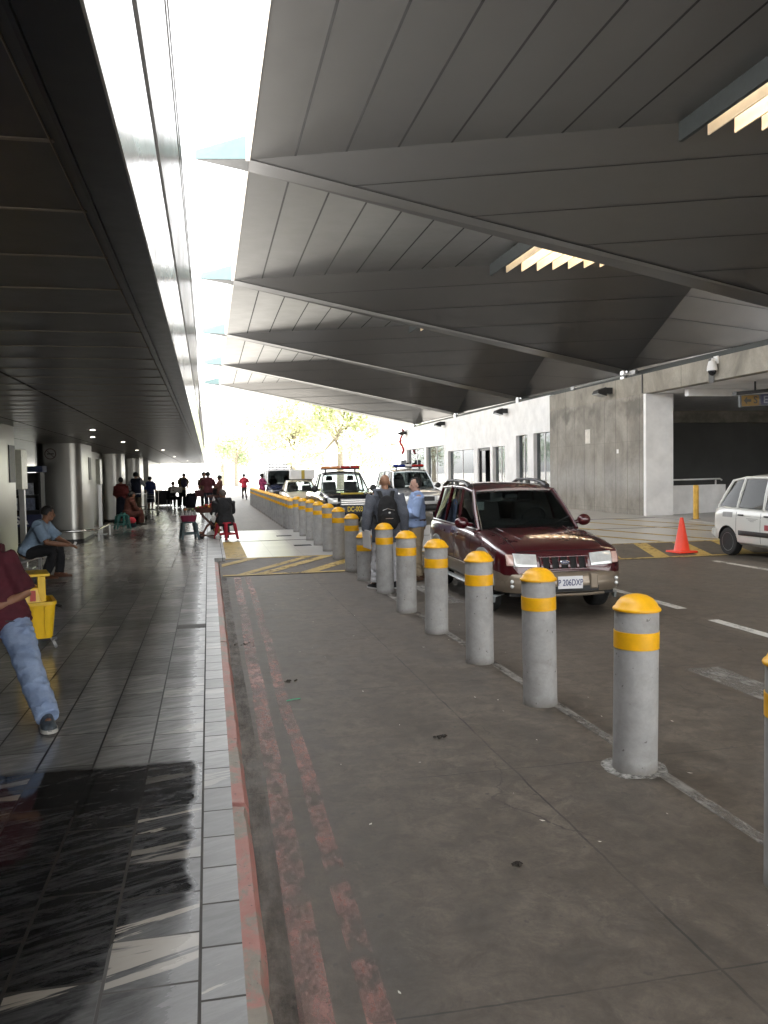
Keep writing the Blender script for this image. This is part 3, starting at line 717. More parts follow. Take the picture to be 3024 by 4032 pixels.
mb = MB(); mb.lathe([(.14, 0), (.14, .012)], 20); mb.build('base', mat('rusty_plate', (.14, .08, .04), .8), yp)
cn = thing('traffic_cone', 'bright orange traffic cone on the yellow hatched ramp', 'cone', (9.33, 15.1, rz_(15.1) + .002), .12)
mb = MB(); mb.lathe([(.165, .028), (.155, .045), (.035, .68), (.030, .70), (.012, .702)], 32); m_or = mat('orange_cone', (.82, .055, .02), .42, 0, .06); mb.build('cone', m_or, cn, smooth=40)
mb = MB(); p = rounded(-.235, .235, -.235, .235, .05, 4); mb.hexa([V((*q, 0)) for q in p], [V((q[0] * .97, q[1] * .97, .03)) for q in p]); mb.build('foot', m_or, cn, smooth=30)
# things fixed to the parapet
cv = thing('security_camera', 'white dome security camera hanging on the concrete parapet', 'camera', (14.45, 21.79, 4.55))
mb = MB(); mb.lathe([(.02, .30), (.10, .27), (.14, .12), (.15, .0)][::-1], 20); mb.build('housing', m_white, cv, smooth=40)
mb = MB(); mb.ell((0, 0, -.01), (.12, .12, .14)); mb.build('dome', mat('dome_black', (.01, .01, .012), .08), cv, smooth=180)
mb = MB(); mb.tube([(0, 0, .28), (0, 0, .33), (.15, 0, .33)], .03, 8); mb.box(.11, .15, -.1, .1, .2, .42); mb.build('bracket', m_white, cv, smooth=40)
def flood(label, y, z, s=1.):
    t = thing('floodlight', label, 'floodlight', (14.58, y, z), 0, 'floodlights on the parapet', s)
    mb = MB(); mb.hexa([V((-.62, -.26, -.12)), V((-.25, -.26, -.22)), V((-.25, .26, -.22)), V((-.62, .26, -.12))], [V((-.58, -.2, .0)), V((-.25, -.2, .12)), V((-.25, .2, .12)), V((-.58, .2, .0))]); h = mb.build('head', m_blackp, t, bevel=.015)
    mb = MB(); mb.hexa([V((-.60, -.23, -.140)), V((-.27, -.23, -.228)), V((-.27, .23, -.228)), V((-.60, .23, -.140))], [V((-.60, -.23, -.13)), V((-.27, -.23, -.218)), V((-.27, .23, -.218)), V((-.60, .23, -.13))]); mb.build('lens', mat('lamp_lens', (.5, .52, .5), .2), h)
    mb = MB(); mb.box(-.25, .02, -.15, .15, -.12, .10); mb.build('bracket', m_blackp, t, bevel=.01)
flood('floodlight on the concrete wall above the maroon car', 28.3, 4.62)
flood('dark floodlight on the white glass frontage nearest the concrete wall', 39.2, 4.72); flood('second floodlight along the white glass frontage', 50.3, 4.78); flood('small far floodlight at the end of the glass frontage', 60.6, 4.72)
cd_ = MB(); cd_.tube([(14.5, 26.6, 5.05), (14.52, 31.2, 5.02)], .035, 10); cd_.box(14.48, 14.6, 31.2, 31.5, 4.96, 5.08); cd_.box(14.48, 14.6, 26.3, 26.7, 5.0, 5.14)
tag(cd_.build('conduit', mat('dull_conduit', (.20, .20, .20), .4, .6), smooth=40), 'steel conduit along the top of the concrete parapet', 'pipe')
mb = MB(); mb.box(14.585, 14.599, 30.0, 30.42, 2.75, 3.3); tag(mb.build('paper_notice', mat('notice', (.62, .58, .52), .7)), 'small pale notice fixed to the board marked concrete wall', 'notice')
mb = MB(); mb.box(14.59, 14.599, 27.72, 27.86, 2.3, 2.45); tag(mb.build('junction_cover', m_white), 'tiny white cover plate low on the concrete wall', 'cover plate')
hs = thing('hanging_sign', 'grey and yellow direction sign hanging under the parking ceiling', 'sign', (16.1, 22.0, 3.72))
mb = MB(); mb.box(-.62, 1.6, -.04, .04, -.19, .17, M=Matrix.Rotation(rad(-3), 4, 'Y')); bd = mb.build('board', mat('sign_grey', (.075, .08, .09), .4), hs, bevel=.01)
mb = MB(); mb.box(-.75, 1.6, -.1, .1, .20, .30, M=Matrix.Rotation(rad(-5), 4, 'Y')); mb.box(-.1, -.06, -.02, .02, .28, .55); mb.box(1.3, 1.34, -.02, .02, .28, .55); mb.build('hanger', m_blackp, hs)
mb = MB(); mb.box(-.56, .02, -.046, -.041, -.165, .145, M=Matrix.Rotation(rad(-3), 4, 'Y')); mb.build('yellow_field', mat('sign_yellow', (.17, .095, .012), .5), bd)
RX = Matrix.Rotation(rad(90), 4, 'X')
mb = MB(); mb.add([V((-.50, -.05, -.02)), V((-.38, -.05, .1)), V((-.38, -.05, .02)), V((-.24, -.05, .02)), V((-.24, -.05, -.06)), V((-.38, -.05, -.06)), V((-.38, -.05, -.14))], [tuple(range(7))]); mb.build('arrow', m_blackp, bd, fix=False)
text('S', .30, m_blackp, bd, Matrix.Translation((-.10, -.05, -.01)) @ RX, .002, .006)
text('E', .30, mat('sign_white', (.2, .21, .23), .5), bd, Matrix.Translation((.24, -.046, .0)) @ RX, .002, .006)
mb = MB(); mb.box(.08, .40, -.0435, -.0405, -.15, .165, M=Matrix.Rotation(rad(-3), 4, 'Y')); mb.build('blue_field', mat('sign_blue', (.02, .022, .06), .5), bd)
tl = thing('tube_light', 'long white fluorescent batten under the parking ceiling', 'light', (17.3, 20.0, 4.2))
mb = MB(); mb.box(-1.2, 8, -.09, .09, -.02, .08); mb.build('batten', m_white, tl); mb = MB(); mb.tube([(-1.1, 0, -.05), (7.9, 0, -.05)], .03, 8); mb.build('tube', mat('tube_glow', (.9, .88, .8), .4, emit=((1, .95, .85), 1.6)), tl)

# glass fronted block beyond the concrete wall
B = thing('glass_frontage', 'bright white frontage with tall windows beyond the concrete wall', 'building', (0, 0, 0))
mb = MB(); mb.box(14.62, 15.0, 33.91, 61.5, 3.42, 5.0); mb.box(14.62, 15, 49.7, 61.5, .1, 1.0)
for y0, y1 in ((35.85, 36.6), (38.05, 39.6), (43.95, 44.6), (49.7, 50.6), (55, 55.5), (60.6, 61.5), (41.45, 41.85)): mb.box(14.63, 14.98, y0, y1, .1, 3.42)
mb.box(14.64, 14.98, 39.6, 50, 3.0, 3.42)
mb.box(14.66, 14.96, 39.6, 41.45, .1, .35); mb.box(14.66, 14.96, 44.6, 49.7, .1, .5)
mb.build('wall', m_whitewall, B)
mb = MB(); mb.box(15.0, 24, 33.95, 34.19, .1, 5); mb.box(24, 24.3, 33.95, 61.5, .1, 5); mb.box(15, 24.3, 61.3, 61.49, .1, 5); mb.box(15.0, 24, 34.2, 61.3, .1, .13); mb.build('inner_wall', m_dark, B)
for y0, y1, z0, z1 in ((33.92, 35.84, .1, 3.41), (36.61, 38.04, .1, 3.41), (39.61, 41.44, .35, 2.99), (44.61, 49.69, .5, 2.99), (50.61, 54.99, 1.0, 3.41), (55.51, 60.59, 1.0, 3.41)):
    mb = MB(); mb.box(14.8, 14.81, y0, y1, z0, z1); w = mb.build('window', m_bglass, B)
    mb = MB(); ym = (y0 + y1) / 2
    mb.box(14.78, 14.83, ym - .03, ym + .03, z0, z1); mb.build('mullion', m_white, w)
mb = MB(); mb.box(14.72, 14.9, 41.86, 41.98, .1, 2.98); mb.box(14.72, 14.9, 43.82, 43.94, .1, 2.98); mb.box(14.72, 14.9, 41.99, 43.81, 2.86, 2.98); dr2 = mb.build('door_frame', m_blackp, B)
mb = MB(); mb.box(14.76, 14.78, 43.0, 43.8, .12, 2.85); mb.build('door', m_darkglass, dr2)
rb = MB()
rb.loft([[V((14.3 + .1 * s, 60.7 + w, z)) for s, w in ((-1, 0), (1, 0), (1, .12), (-1, .12))] for z, w_ in ((0, 0),)] and
        [[V((14.2 + .12 * math.sin(i * .75) + a, 60.7, 3.1 + i * .16)), V((14.36 + .12 * math.sin(i * .75) + a, 60.7, 3.1 + i * .16)), V((14.36 + .12 * math.sin(i * .75) + a, 60.82, 3.1 + i * .16)), V((14.2 + .12 * math.sin(i * .75) + a, 60.82, 3.1 + i * .16))] for i in range(13) for a in (0,)])
tag(rb.build('wavy_sign', mat('crimson_sign', (.42, .02, .03), .5), smooth=40), 'wavy upright red sign at the far end of the white frontage', 'sign')
sp_ = thing('wall_speaker', 'small grey box on a bracket below the wavy red sign', 'box', (14.25, 60.2, 2.4))
mb = MB(); mb.box(-.2, .2, -.2, .2, -.25, .25); mb.build('case', mat('speaker_grey', (.22, .23, .25), .5), sp_, bevel=.03); mb = MB(); mb.box(.1, .4, -.05, .05, -.05, .05); mb.build('bracket', m_blackp, sp_)

# ------------------------------------------------------------------ trees
def leafmat(name, a, b_):
    m, nt, b = nodes(name)
    g = N(nt, 'NewGeometry'); r = g.outputs['Random Per Island']
    L(nt, mix(nt, r, a, b_), b.inputs['Base Color']); b.inputs['Roughness'].default_value = .6
    b.inputs['Subsurface Weight'].default_value = 0
    t = N(nt, 'BsdfTranslucent'); L(nt, mix(nt, r, tuple(k * 1.6 for k in a), tuple(k * 1.6 for k in b_)), t.inputs[0])
    mx = N(nt, 'MixShader'); mx.inputs[0].default_value = .4
    L(nt, b.outputs[0], mx.inputs[1]); L(nt, t.outputs[0], mx.inputs[2]); L(nt, mx.outputs[0], nt.nodes['Material Output'].inputs['Surface'])
    return m
m_leaf = leafmat('leaves_bleached_green', (.24, .29, .18), (.46, .50, .34)); m_leaf2 = leafmat('leaves_bleached_dark', (.24, .29, .24), (.44, .48, .42)); m_leaf3 = leafmat('leaves_bleached_yellow', (.34, .37, .22), (.58, .60, .40))  # leaf colours bleached to imitate the glare at the far end
m_bark = mat('bleached_bark', (.30, .26, .21), .9, 0, .3, 6, .6, 14)  # bark colour paled to imitate the same glare
def tree(label, x, y, h, rx, leaf, seed, n=2600, lobes=9, s=.30):
    rn = random.Random(seed); t = thing('tree', label, 'tree', (x, y, -.03), rn.uniform(0, 6), 'trees beyond the canopies')
    mb = MB(); th = h * .42
    mb.tube([(0, 0, 0), (.1, .05, th * .5), (.05, -.1, th), (0, 0, h * .75)], [h * .032, h * .024, h * .018, h * .006], 9)
    cs = []
    for i in range(lobes):
        a = rn.uniform(0, 6.28); r = rx * rn.uniform(.25, .8); z = h * rn.uniform(.26, .88)
        c = V((r * math.cos(a), r * math.sin(a), z)); cs.append((c, rx * rn.uniform(.28, .48)))
        mb.tube([(0, 0, th * rn.uniform(.7, 1.1)), tuple(c * .5 + V((0, 0, th * .35))), tuple(c)], [h * .012, h * .008, h * .003], 6)
    mb.build('trunk', m_bark, t, smooth=60)
    mb = MB()
    for i in range(n):
        c, r = cs[rn.randrange(lobes)]
        d = V((rn.gauss(0, 1), rn.gauss(0, 1), rn.gauss(0, .8))).normalized() * r * rn.random() ** .45
        p = c + d; u = V((rn.gauss(0, 1), rn.gauss(0, 1), rn.gauss(0, 1))).normalized(); w = u.orthogonal().normalized(); q = s * rn.uniform(.5, 1.3)
        mb.quad(p - u * q * .5, p + w * q * .32, p + u * q * .5, p - w * q * .32)
    mb.build('crown', leaf, t, fix=False)
    return t
# ------------------------------------------------------------------ vehicles (local: front towards -Y, wheels on z=0)
def carpaint(name, col, rough=.22, metal=.35, coat=1.):
    m, nt, b = nodes(name); o = coords(nt)
    n = nz(nt, o, 420, 1); g = nz(nt, coords(nt, (1, 1, 2)), 2.2, 5)
    c = mix(nt, n, tuple(k * .97 for k in col), tuple(min(1, k * 1.03) for k in col))
    sp = N(nt, 'SeparateXYZ'); L(nt, o, sp.inputs[0])
    dust = math_(nt, 'MULTIPLY', ramp(nt, sp.outputs[2], (.20, .5), (.55, .0)), g)
    c = mix(nt, dust, c, (.16, .14, .12)); L(nt, c, b.inputs['Base Color'])
    L(nt, math_(nt, 'ADD', math_(nt, 'MULTIPLY', g, .06), rough - .03), b.inputs['Roughness'])
    b.inputs['Metallic'].default_value = metal; b.inputs['Coat Weight'].default_value = coat; b.inputs['Coat Roughness'].default_value = .02; b.inputs['Specular IOR Level'].default_value = .25
    MATS[name] = m; return m
m_int = mat('car_interior', (.035, .033, .031), .8); m_seat = mat('car_seat', (.07, .066, .063), .85, 0, .2, 9)
m_tyre = mat('tyre', (.014, .014, .014), .75, 0, .3, 12, .3, 80); m_rim = mat('alloy_rim', (.52, .52, .52), .28, .9, .08, 10); m_hub = mat('dark_rim', (.16, .16, .165), .4, .7)
m_lens = mat('headlight_lens', (.70, .71, .69), .10, .2, .12, 14, coat=1); m_clr = mat('pink_lens', (.60, .40, .34), .15, 0, .15, 16, coat=1); m_amber = mat('amber_lens', (.62, .25, .10), .15, 0, .1, coat=1); m_redl = mat('red_lens', (.34, .012, .012), .15, 0, .1, coat=1); m_bluel = mat('blue_lens', (.015, .03, .20), .15, 0, .1, coat=1)
m_plate = mat('plate_white', (.72, .72, .74), .4, 0, .03); m_plateb = mat('plate_ink', (.06, .07, .16), .5)

def wheel(parent, x, y, r, w, rimm, spokes=5, steer=0):
    s = 1 if x > 0 else -1
    M0 = Matrix.Translation((x, y, r)) @ Matrix.Rotation(steer, 4, 'Z') @ Matrix.Rotation(rad(90) * s, 4, 'Y')
    mb = MB(); h = w / 2
    mb.lathe([(r * .62, -h * .9), (r * .80, -h), (r * .93, -h * .96), (r * .985, -h * .75), (r, -h * .4), (r, h * .4), (r * .985, h * .75), (r * .93, h * .96), (r * .80, h), (r * .62, h * .9)], 40, M=M0)
    wl = mb.build('wheel', m_tyre, parent, smooth=40)
    mb = MB()
    mb.lathe([(r * .60, -h * .8), (r * .625, h * .92), (r * .66, h * .94), (r * .66, h * .86), (r * .57, h * .80), (r * .55, -h * .2), (.02, -h * .2)], 40, M=M0, caps=False)
    mb.lathe([(r * .17, h * .3), (r * .17, h * .72), (r * .10, h * .80), (.005, h * .8)], 20, M=M0)
    for k in range(spokes):
        Mk = M0 @ Matrix.Rotation(2 * math.pi * k / spokes, 4, 'Z')
        a, b = r * .11, r * .085
        mb.hexa([Mk @ V(p) for p in ((r * .1, -a, h * .35), (r * .6, -b, h * .5), (r * .6, b, h * .5), (r * .1, a, h * .35))], [Mk @ V(p) for p in ((r * .1, -a * .8, h * .7), (r * .6, -b * .8, h * .78), (r * .6, b * .8, h * .78), (r * .1, a * .8, h * .7))])
    mb.build('rim', rimm, wl, smooth=35)
    return wl

def catmull(rows, y):
    """rows: list of (y, values...), smooth interpolation"""
    n = len(rows)
    for i in range(n - 1):
        if rows[i][0] <= y <= rows[i + 1][0] + 1e-9: break
    p1, p2 = rows[i], rows[i + 1]; p0 = rows[max(0, i - 1)]; p3 = rows[min(n - 1, i + 2)]
    t = (y - p1[0]) / (p2[0] - p1[0]); out = []
    for k in range(1, len(p1)):
        d = p2[0] - p1[0]
        m1 = (p2[k] - p0[k]) / max(1e-6, p2[0] - p0[0]) * d; m2 = (p3[k] - p1[k]) / max(1e-6, p3[0] - p1[0]) * d
        out.append((2 * t ** 3 - 3 * t ** 2 + 1) * p1[k] + (t ** 3 - 2 * t ** 2 + t) * m1 + (-2 * t ** 3 + 3 * t ** 2) * p2[k] + (t ** 3 - t ** 2) * m2)
    return out

def carbody(t, rows, wheels, paintm, lowm, zlow, step=.07):
    """rows: (y, half width, z bottom, z widest, z shoulder, inset at shoulder, z centre line)"""
    ys = []; y = rows[0][0]
    while y < rows[-1][0] - .001: ys.append(y); y += step
    ys.append(rows[-1][0])
    rings = []
    for y in ys:
        w, zb, zm, zs, ins, zc = catmull(rows, y)
        half = [(0, zb), (w * .55, zb), (w * .90, zb + .015), (w * .975, zb + .07), (w * .992, (zb + zm) / 2), (w, zm), (w * .992, zm + (zs - zm) * .5), (w - ins * .45, zs - .05), (w - ins, zs - .012), (w - ins - .05, zs + .006), ((w - ins) * .72, zs + (zc - zs) * .62), ((w - ins) * .40, zs + (zc - zs) * .92), (0, zc)]
        ring = [V((x, y, z)) for x, z in half] + [V((-x, y, z)) for x, z in half[-2:0:-1]]
        rings.append(ring)
    mb = MB(); mb.loft(rings)
    me = mb.mesh('body')
    cut = MB()
    for (x, y, r) in wheels:
        M0 = Matrix.Translation((0, y, r)) @ Matrix.Rotation(rad(90), 4, 'Y')
        for s in (-1, 1):
            Mw = Matrix.Translation((s * x, y, r)) @ Matrix.Rotation(rad(90), 4, 'Y')
            cut.lathe([(r * 1.16, -.22), (r * 1.16, .32)] if s > 0 else [(r * 1.16, -.32), (r * 1.16, .22)], 40, M=Mw)
    cm = cut.mesh('cut'); cobj = bpy.data.objects.new('work2', cm); WORK.collection.objects.link(cobj)
    r_ = modmesh(me, [('BOOLEAN', dict(operation='DIFFERENCE', solver='EXACT', object=cobj))])
    bpy.data.objects.remove(cobj)
    for p in r_.polygons:
        p.material_index = 1 if p.center.z < zlow else 0
    for p in r_.polygons:
        if abs(p.normal.x) < .98 and any(abs((V((p.center.y, p.center.z)) - V((y, r))).length - r * 1.16) < .03 for (x, y, r) in wheels) and p.center.z < 1: p.material_index = 2
    o = link(r_, 'body', [paintm, lowm, m_blackp], t, 38)
    bm = bmesh.new(); bm.from_mesh(r_); bvh = BVHTree.FromBMesh(bm); bm.free()
    return o, bvh

def side_patch(bvh, s, y0, y1, z0, z1, off=.004, nu=8, nv=3, th=.012, shear=0., taper=0.):
    """thin plate lying on the side of the body"""
    g = []
    for j in range(nv + 1):
        for i in range(nu + 1):
            u = i / nu; v = j / nv
            y = y0 + (y1 - y0) * u + shear * v; z = z0 + (z1 - z0) * v + taper * u
            h = bvh.ray_cast(V((s * 3, y, z)), V((-s, 0, 0)))[0]
            x = h.x if h is not None else s * .8
            g.append(V((x, y, z)))
    return plate(g, nu, nv, V((s, 0, 0)), off, th)
def front_patch(bvh, d, x0, x1, z0, z1, off=.004, nu=8, nv=3, th=.012, corner=None, fn=None):
    g = []
    for j in range(nv + 1):
        for i in range(nu + 1):
            u = i / nu; v = j / nv; x = x0 + (x1 - x0) * u; z = z0 + (z1 - z0) * v
            if fn: x, z = fn(u, v)
            h = bvh.ray_cast(V((x, d * 6, z)), V((0, -d, 0)))[0]
            g.append(V((x, h.y if h is not None else d * 2, z)))
    return plate(g, nu, nv, V((0, d, 0)), off, th)
def plate(g, nu, nv, nrm, off, th):
    mb = MB(); n = len(g); vs = [p + nrm * off for p in g] + [p + nrm * (off - th) for p in g]; fs = []
    W_ = nu + 1
    for j in range(nv):
        for i in range(nu):
            a = j * W_ + i; q = (a, a + 1, a + 1 + W_, a + W_); fs.append(q); fs.append(tuple(k + n for k in reversed(q)))
    rim = [i for i in range(W_)] + [j * W_ + nu for j in range(1, nv + 1)] + [nv * W_ + i for i in range(nu - 1, -1, -1)] + [j * W_ for j in range(nv - 1, 0, -1)]
    for a, b in zip(rim, rim[1:] + rim[:1]): fs.append((a, b, b + n, a + n))
    mb.add(vs, fs); return mb

def cabin(t, P, paintm, glassm, rake=.0, roofz=.05, pw=.035, glass_front=None, sides=True):
    """P: pillars front to back [(xb, yb, zb, xr, yr, zr)], mirrored; builds pillars, roof, panes"""
    mb = MB()
    nP = len(P)
    # roof sheet with crown
    rows = []
    yr0, yr1 = P[0][4], P[-1][4]
    ny = 14
    for i in range(ny + 1):
        y = yr0 + (yr1 - yr0) * i / ny
        xr, zr = catmull([(p[4], p[3], p[5]) for p in P], y)
        e = 1 - .25 * max(0, abs(2 * i / ny - 1) - .75) / .25 * 1
        rows.append([V((xr * k, y - (.06 if i == 0 else -.05 if i == ny else 0) * (1 - k * k), zr + roofz * (1 - k * k) * e + .012 * e)) for k in (-1, -.8, -.5, -.2, .2, .5, .8, 1)])
    nn = 8; vs = [p for r in rows for p in r]; low = [p - V((0, 0, .05)) for p in vs]; n = len(vs); fs = []
    for i in range(ny):
        for j in range(nn - 1):
            a = i * nn + j; q = (a, a + 1, a + 1 + nn, a + nn); fs.append(q); fs.append(tuple(k + n for k in reversed(q)))
    rim = list(range(nn)) + [i * nn + nn - 1 for i in range(1, ny + 1)] + [ny * nn + j for j in range(nn - 2, -1, -1)] + [i * nn for i in range(ny - 1, 0, -1)]
    for a, b in zip(rim, rim[1:] + rim[:1]): fs.append((a, b, b + n, a + n))
    mb.add(vs + low, fs)
    roof = mb.build('roof', paintm, t, smooth=40)
    for s in (-1, 1):
        mb = MB()
        for i, (xb, yb, zb, xr, yr, zr) in enumerate(P):
            w = pw * (1.25 if i in (0, nP - 1) else 1.)
            a = V((s * xb, yb, zb - .03)); b = V((s * xr, yr, zr + .004)); m_ = (a + b) / 2 + V((s * .015, 0, 0))
            mb.tube([a, m_, b], [(w, .03)] * 3, 8, side=(0, 1, 0))
        # rails above and below the side windows
        mb.tube([V((s * p[3], p[4], p[5] - .006)) for p in P], .032, 8)
        mb.build('pillars', paintm, t, smooth=50)
    def pane(name, a0, a1, b0, b1, gm, bulge=(0, 0, 0), nu=8, nv=4, th=.006):
        g = []
        for j in range(nv + 1):
            for i in range(nu + 1):
                u, v = i / nu, j / nv
                p = (a0.lerp(a1, u)).lerp(b0.lerp(b1, u), v) + V(bulge) * (1 - (2 * u - 1) ** 2)
                g.append(p)
        nrm = (a1 - a0).cross(b0 - a0).normalized()
        return plate(g, nu, nv, nrm, 0, th).build(name, gm, t, smooth=40)
    f, r = P[0], P[-1]
    c = lambda p, s, k: V((s * p[0], p[1], p[2])).lerp(V((s * p[3], p[4], p[5])), k)
    pane('windscreen', c(f, -1, .0), c(f, 1, .0), c(f, -1, 1), c(f, 1, 1), glass_front or glassm, (0, -.07, .01))
    pane('rear_window', c(r, -1, .04), c(r, 1, .04), c(r, -1, .96), c(r, 1, .96), glassm, (0, .04, .01))
    if sides:
        for s in (-1, 1):
            for p, q in zip(P[:-1], P[1:]):
                pane('side_window', c(p, s, .0), c(q, s, .0), c(p, s, .985), c(q, s, .985), glassm, (s * .012, 0, 0))
    return roof, pane

def seats(t, ys, x, z, m=None):
    for y in ys:
        for s in (-1, 1):
            mb = MB(); mb.hexa([V((s * x - .23, y - .25, z - .35)), V((s * x + .23, y - .25, z - .35)), V((s * x + .23, y + .15, z - .35)), V((s * x - .23, y + .15, z - .35))], [V((s * x - .21, y - .02, z + .22)), V((s * x + .21, y - .02, z + .22)), V((s * x + .21, y + .12, z + .22)), V((s * x - .21, y + .12, z + .22))])
            mb.hexa([V((s * x - .12, y + .02, z + .25)), V((s * x + .12, y + .02, z + .25)), V((s * x + .12, y + .11, z + .25)), V((s * x - .12, y + .11, z + .25))], [V((s * x - .10, y + .04, z + .42)), V((s * x + .10, y + .04, z + .42)), V((s * x + .10, y + .11, z + .42)), V((s * x - .10, y + .11, z + .42))])
            mb.build('seat', m or m_seat, t, bevel=.03)
def dash(t, y, z, w, xs):
    mb = MB(); mb.hexa([V((-w, y - .30, z - .2)), V((w, y - .30, z - .2)), V((w, y + .22, z - .2)), V((-w, y + .22, z - .2))], [V((-w, y - .28, z + .01)), V((w, y - .28, z + .01)), V((w, y + .12, z + .05)), V((-w, y + .12, z + .05))]); mb.build('dashboard', m_int, t, bevel=.02)
    mb = MB(); Mw = Matrix.Translation((xs, y + .36, z + .06)) @ Matrix.Rotation(rad(-62), 4, 'X')
    mb.tube([Mw @ V((.18 * math.cos(a * .2618), .18 * math.sin(a * .2618), 0)) for a in range(25)], .014, 8)
    mb.tube([Mw @ V((-.17, 0, 0)), Mw @ V((0, -.02, -.03)), Mw @ V((.17, 0, 0))], .016, 6); mb.build('steering_wheel', m_blackp, t, smooth=60)
def mirror(t, bx_, y, z, m, sz=(.10, .06, .075)):
    for s in (-1, 1):
        mb = MB(); mb.ell((s * (bx_ + .13), y, z), sz, n=16, k=10); mb.tube([(s * (bx_ - .03), y + .02, z - .04), (s * (bx_ + .06), y, z - .02)], .03, 8)
        o = mb.build('mirror', m, t, smooth=60)
def plate_text(t, s, y, z, w, h, tm=None, pm=None, size=.105, x=0):
    mb = MB(); mb.box(x - w / 2, x + w / 2, y - .006, y, z - h / 2, z + h / 2); p = mb.build('licence_plate', pm or m_plate, t, bevel=.003)
    text(s, size, tm or m_plateb, p, Matrix.Translation((x, y - .008, z - .005)) @ Matrix.Rotation(rad(90), 4, 'X'), .0015, .0012, .70)
    return p
def lightbar(t, y, z, w, ms):
    mb = MB(); mb.box(-w, w, y - .05, y + .05, z - .02, z + .02); mb.box(-w * .8, -w * .72, y - .04, y + .04, z - .11, z - .02); mb.box(w * .72, w * .8, y - .04, y + .04, z - .11, z - .02); lb = mb.build('light_bar', m_blackp, t, bevel=.008)
    n = len(ms)
    for i, m_ in enumerate(ms):
        x0, x1 = -w + 2 * w * i / n, -w + 2 * w * (i + 1) / n
        mb = MB(); mb.loft([[V((x, y - .13, z + .02)), V((x, y - .11, z + .085)), V((x, y, z + .105)), V((x, y + .11, z + .085)), V((x, y + .13, z + .02))] for x in (x0 + .006, x1 - .006)]); mb.build('lamp', m_, lb, bevel=.012)

# ---------------- maroon sport utility, hero of the picture
m_maroon = carpaint('maroon_paint', (.055, .004, .007), .28, .1); m_gold = carpaint('beige_cladding', (.25, .205, .155), .36, .45, .3); m_flare = carpaint('grey_flare', (.33, .36, .36), .34, .3, .4)
S = thing('sport_utility_car', 'maroon and beige off-road car with roof rails, parked facing the camera behind the bollards', 'car', (4.19, 11.13, 0), rad(-2.4), scale=.93)
fy, ry = -1.35, 1.30
rows = [(-2.13, .62, .44, .54, .62, .05, .655), (-2.09, .74, .36, .54, .76, .045, .80), (-2.0, .81, .32, .58, .835, .05, .872), (-1.80, .85, .31, .60, .895, .06, .935), (-1.3, .862, .30, .66, .985, .09, 1.03), (-.80, .866, .30, .68, 1.03, .08, 1.07), (-.2, .868, .30, .70, 1.06, .07, 1.08), (1.0, .868, .30, .70, 1.075, .07, 1.09), (1.75, .855, .34, .70, 1.08, .07, 1.09), (2.0, .82, .40, .70, 1.06, .07, 1.08), (2.06, .76, .46, .70, 1.0, .07, 1.02)]
body, bv = carbody(S, rows, [(.73, fy, .355), (.73, ry, .355)], m_maroon, m_gold, .53)
P = [(.735, -.78, 1.055, .62, -.14, 1.575), (.777, .13, 1.07, .645, .28, 1.63), (.78, .98, 1.08, .65, .92, 1.645), (.77, 1.80, 1.085, .63, 1.64, 1.62)]
m_wind = glass('smoked_windscreen', (.60, .64, .64))
roof, pane = cabin(S, P, m_maroon, m_tint, glass_front=m_wind)
mb = MB(); mb.box(-.70, .70, -.72, 1.75, .98, 1.10); mb.build('cabin_floor', m_int, S)
dash(S, -.42, 1.10, .66, .34); seats(S, (.25,), .34, 1.18); seats(S, (1.05,), .34, 1.16)
mb = MB(); mb.box(-.10, .10, -.03, .0, 1.46, 1.53); mb.build('rear_view_mirror', m_blackp, S, bevel=.01)
for x, y in ((.755, fy), (-.755, fy), (.755, ry), (-.755, ry)): wheel(S, x, y, .355, .225, m_rim, 5, rad(-6) if y < 0 else 0)
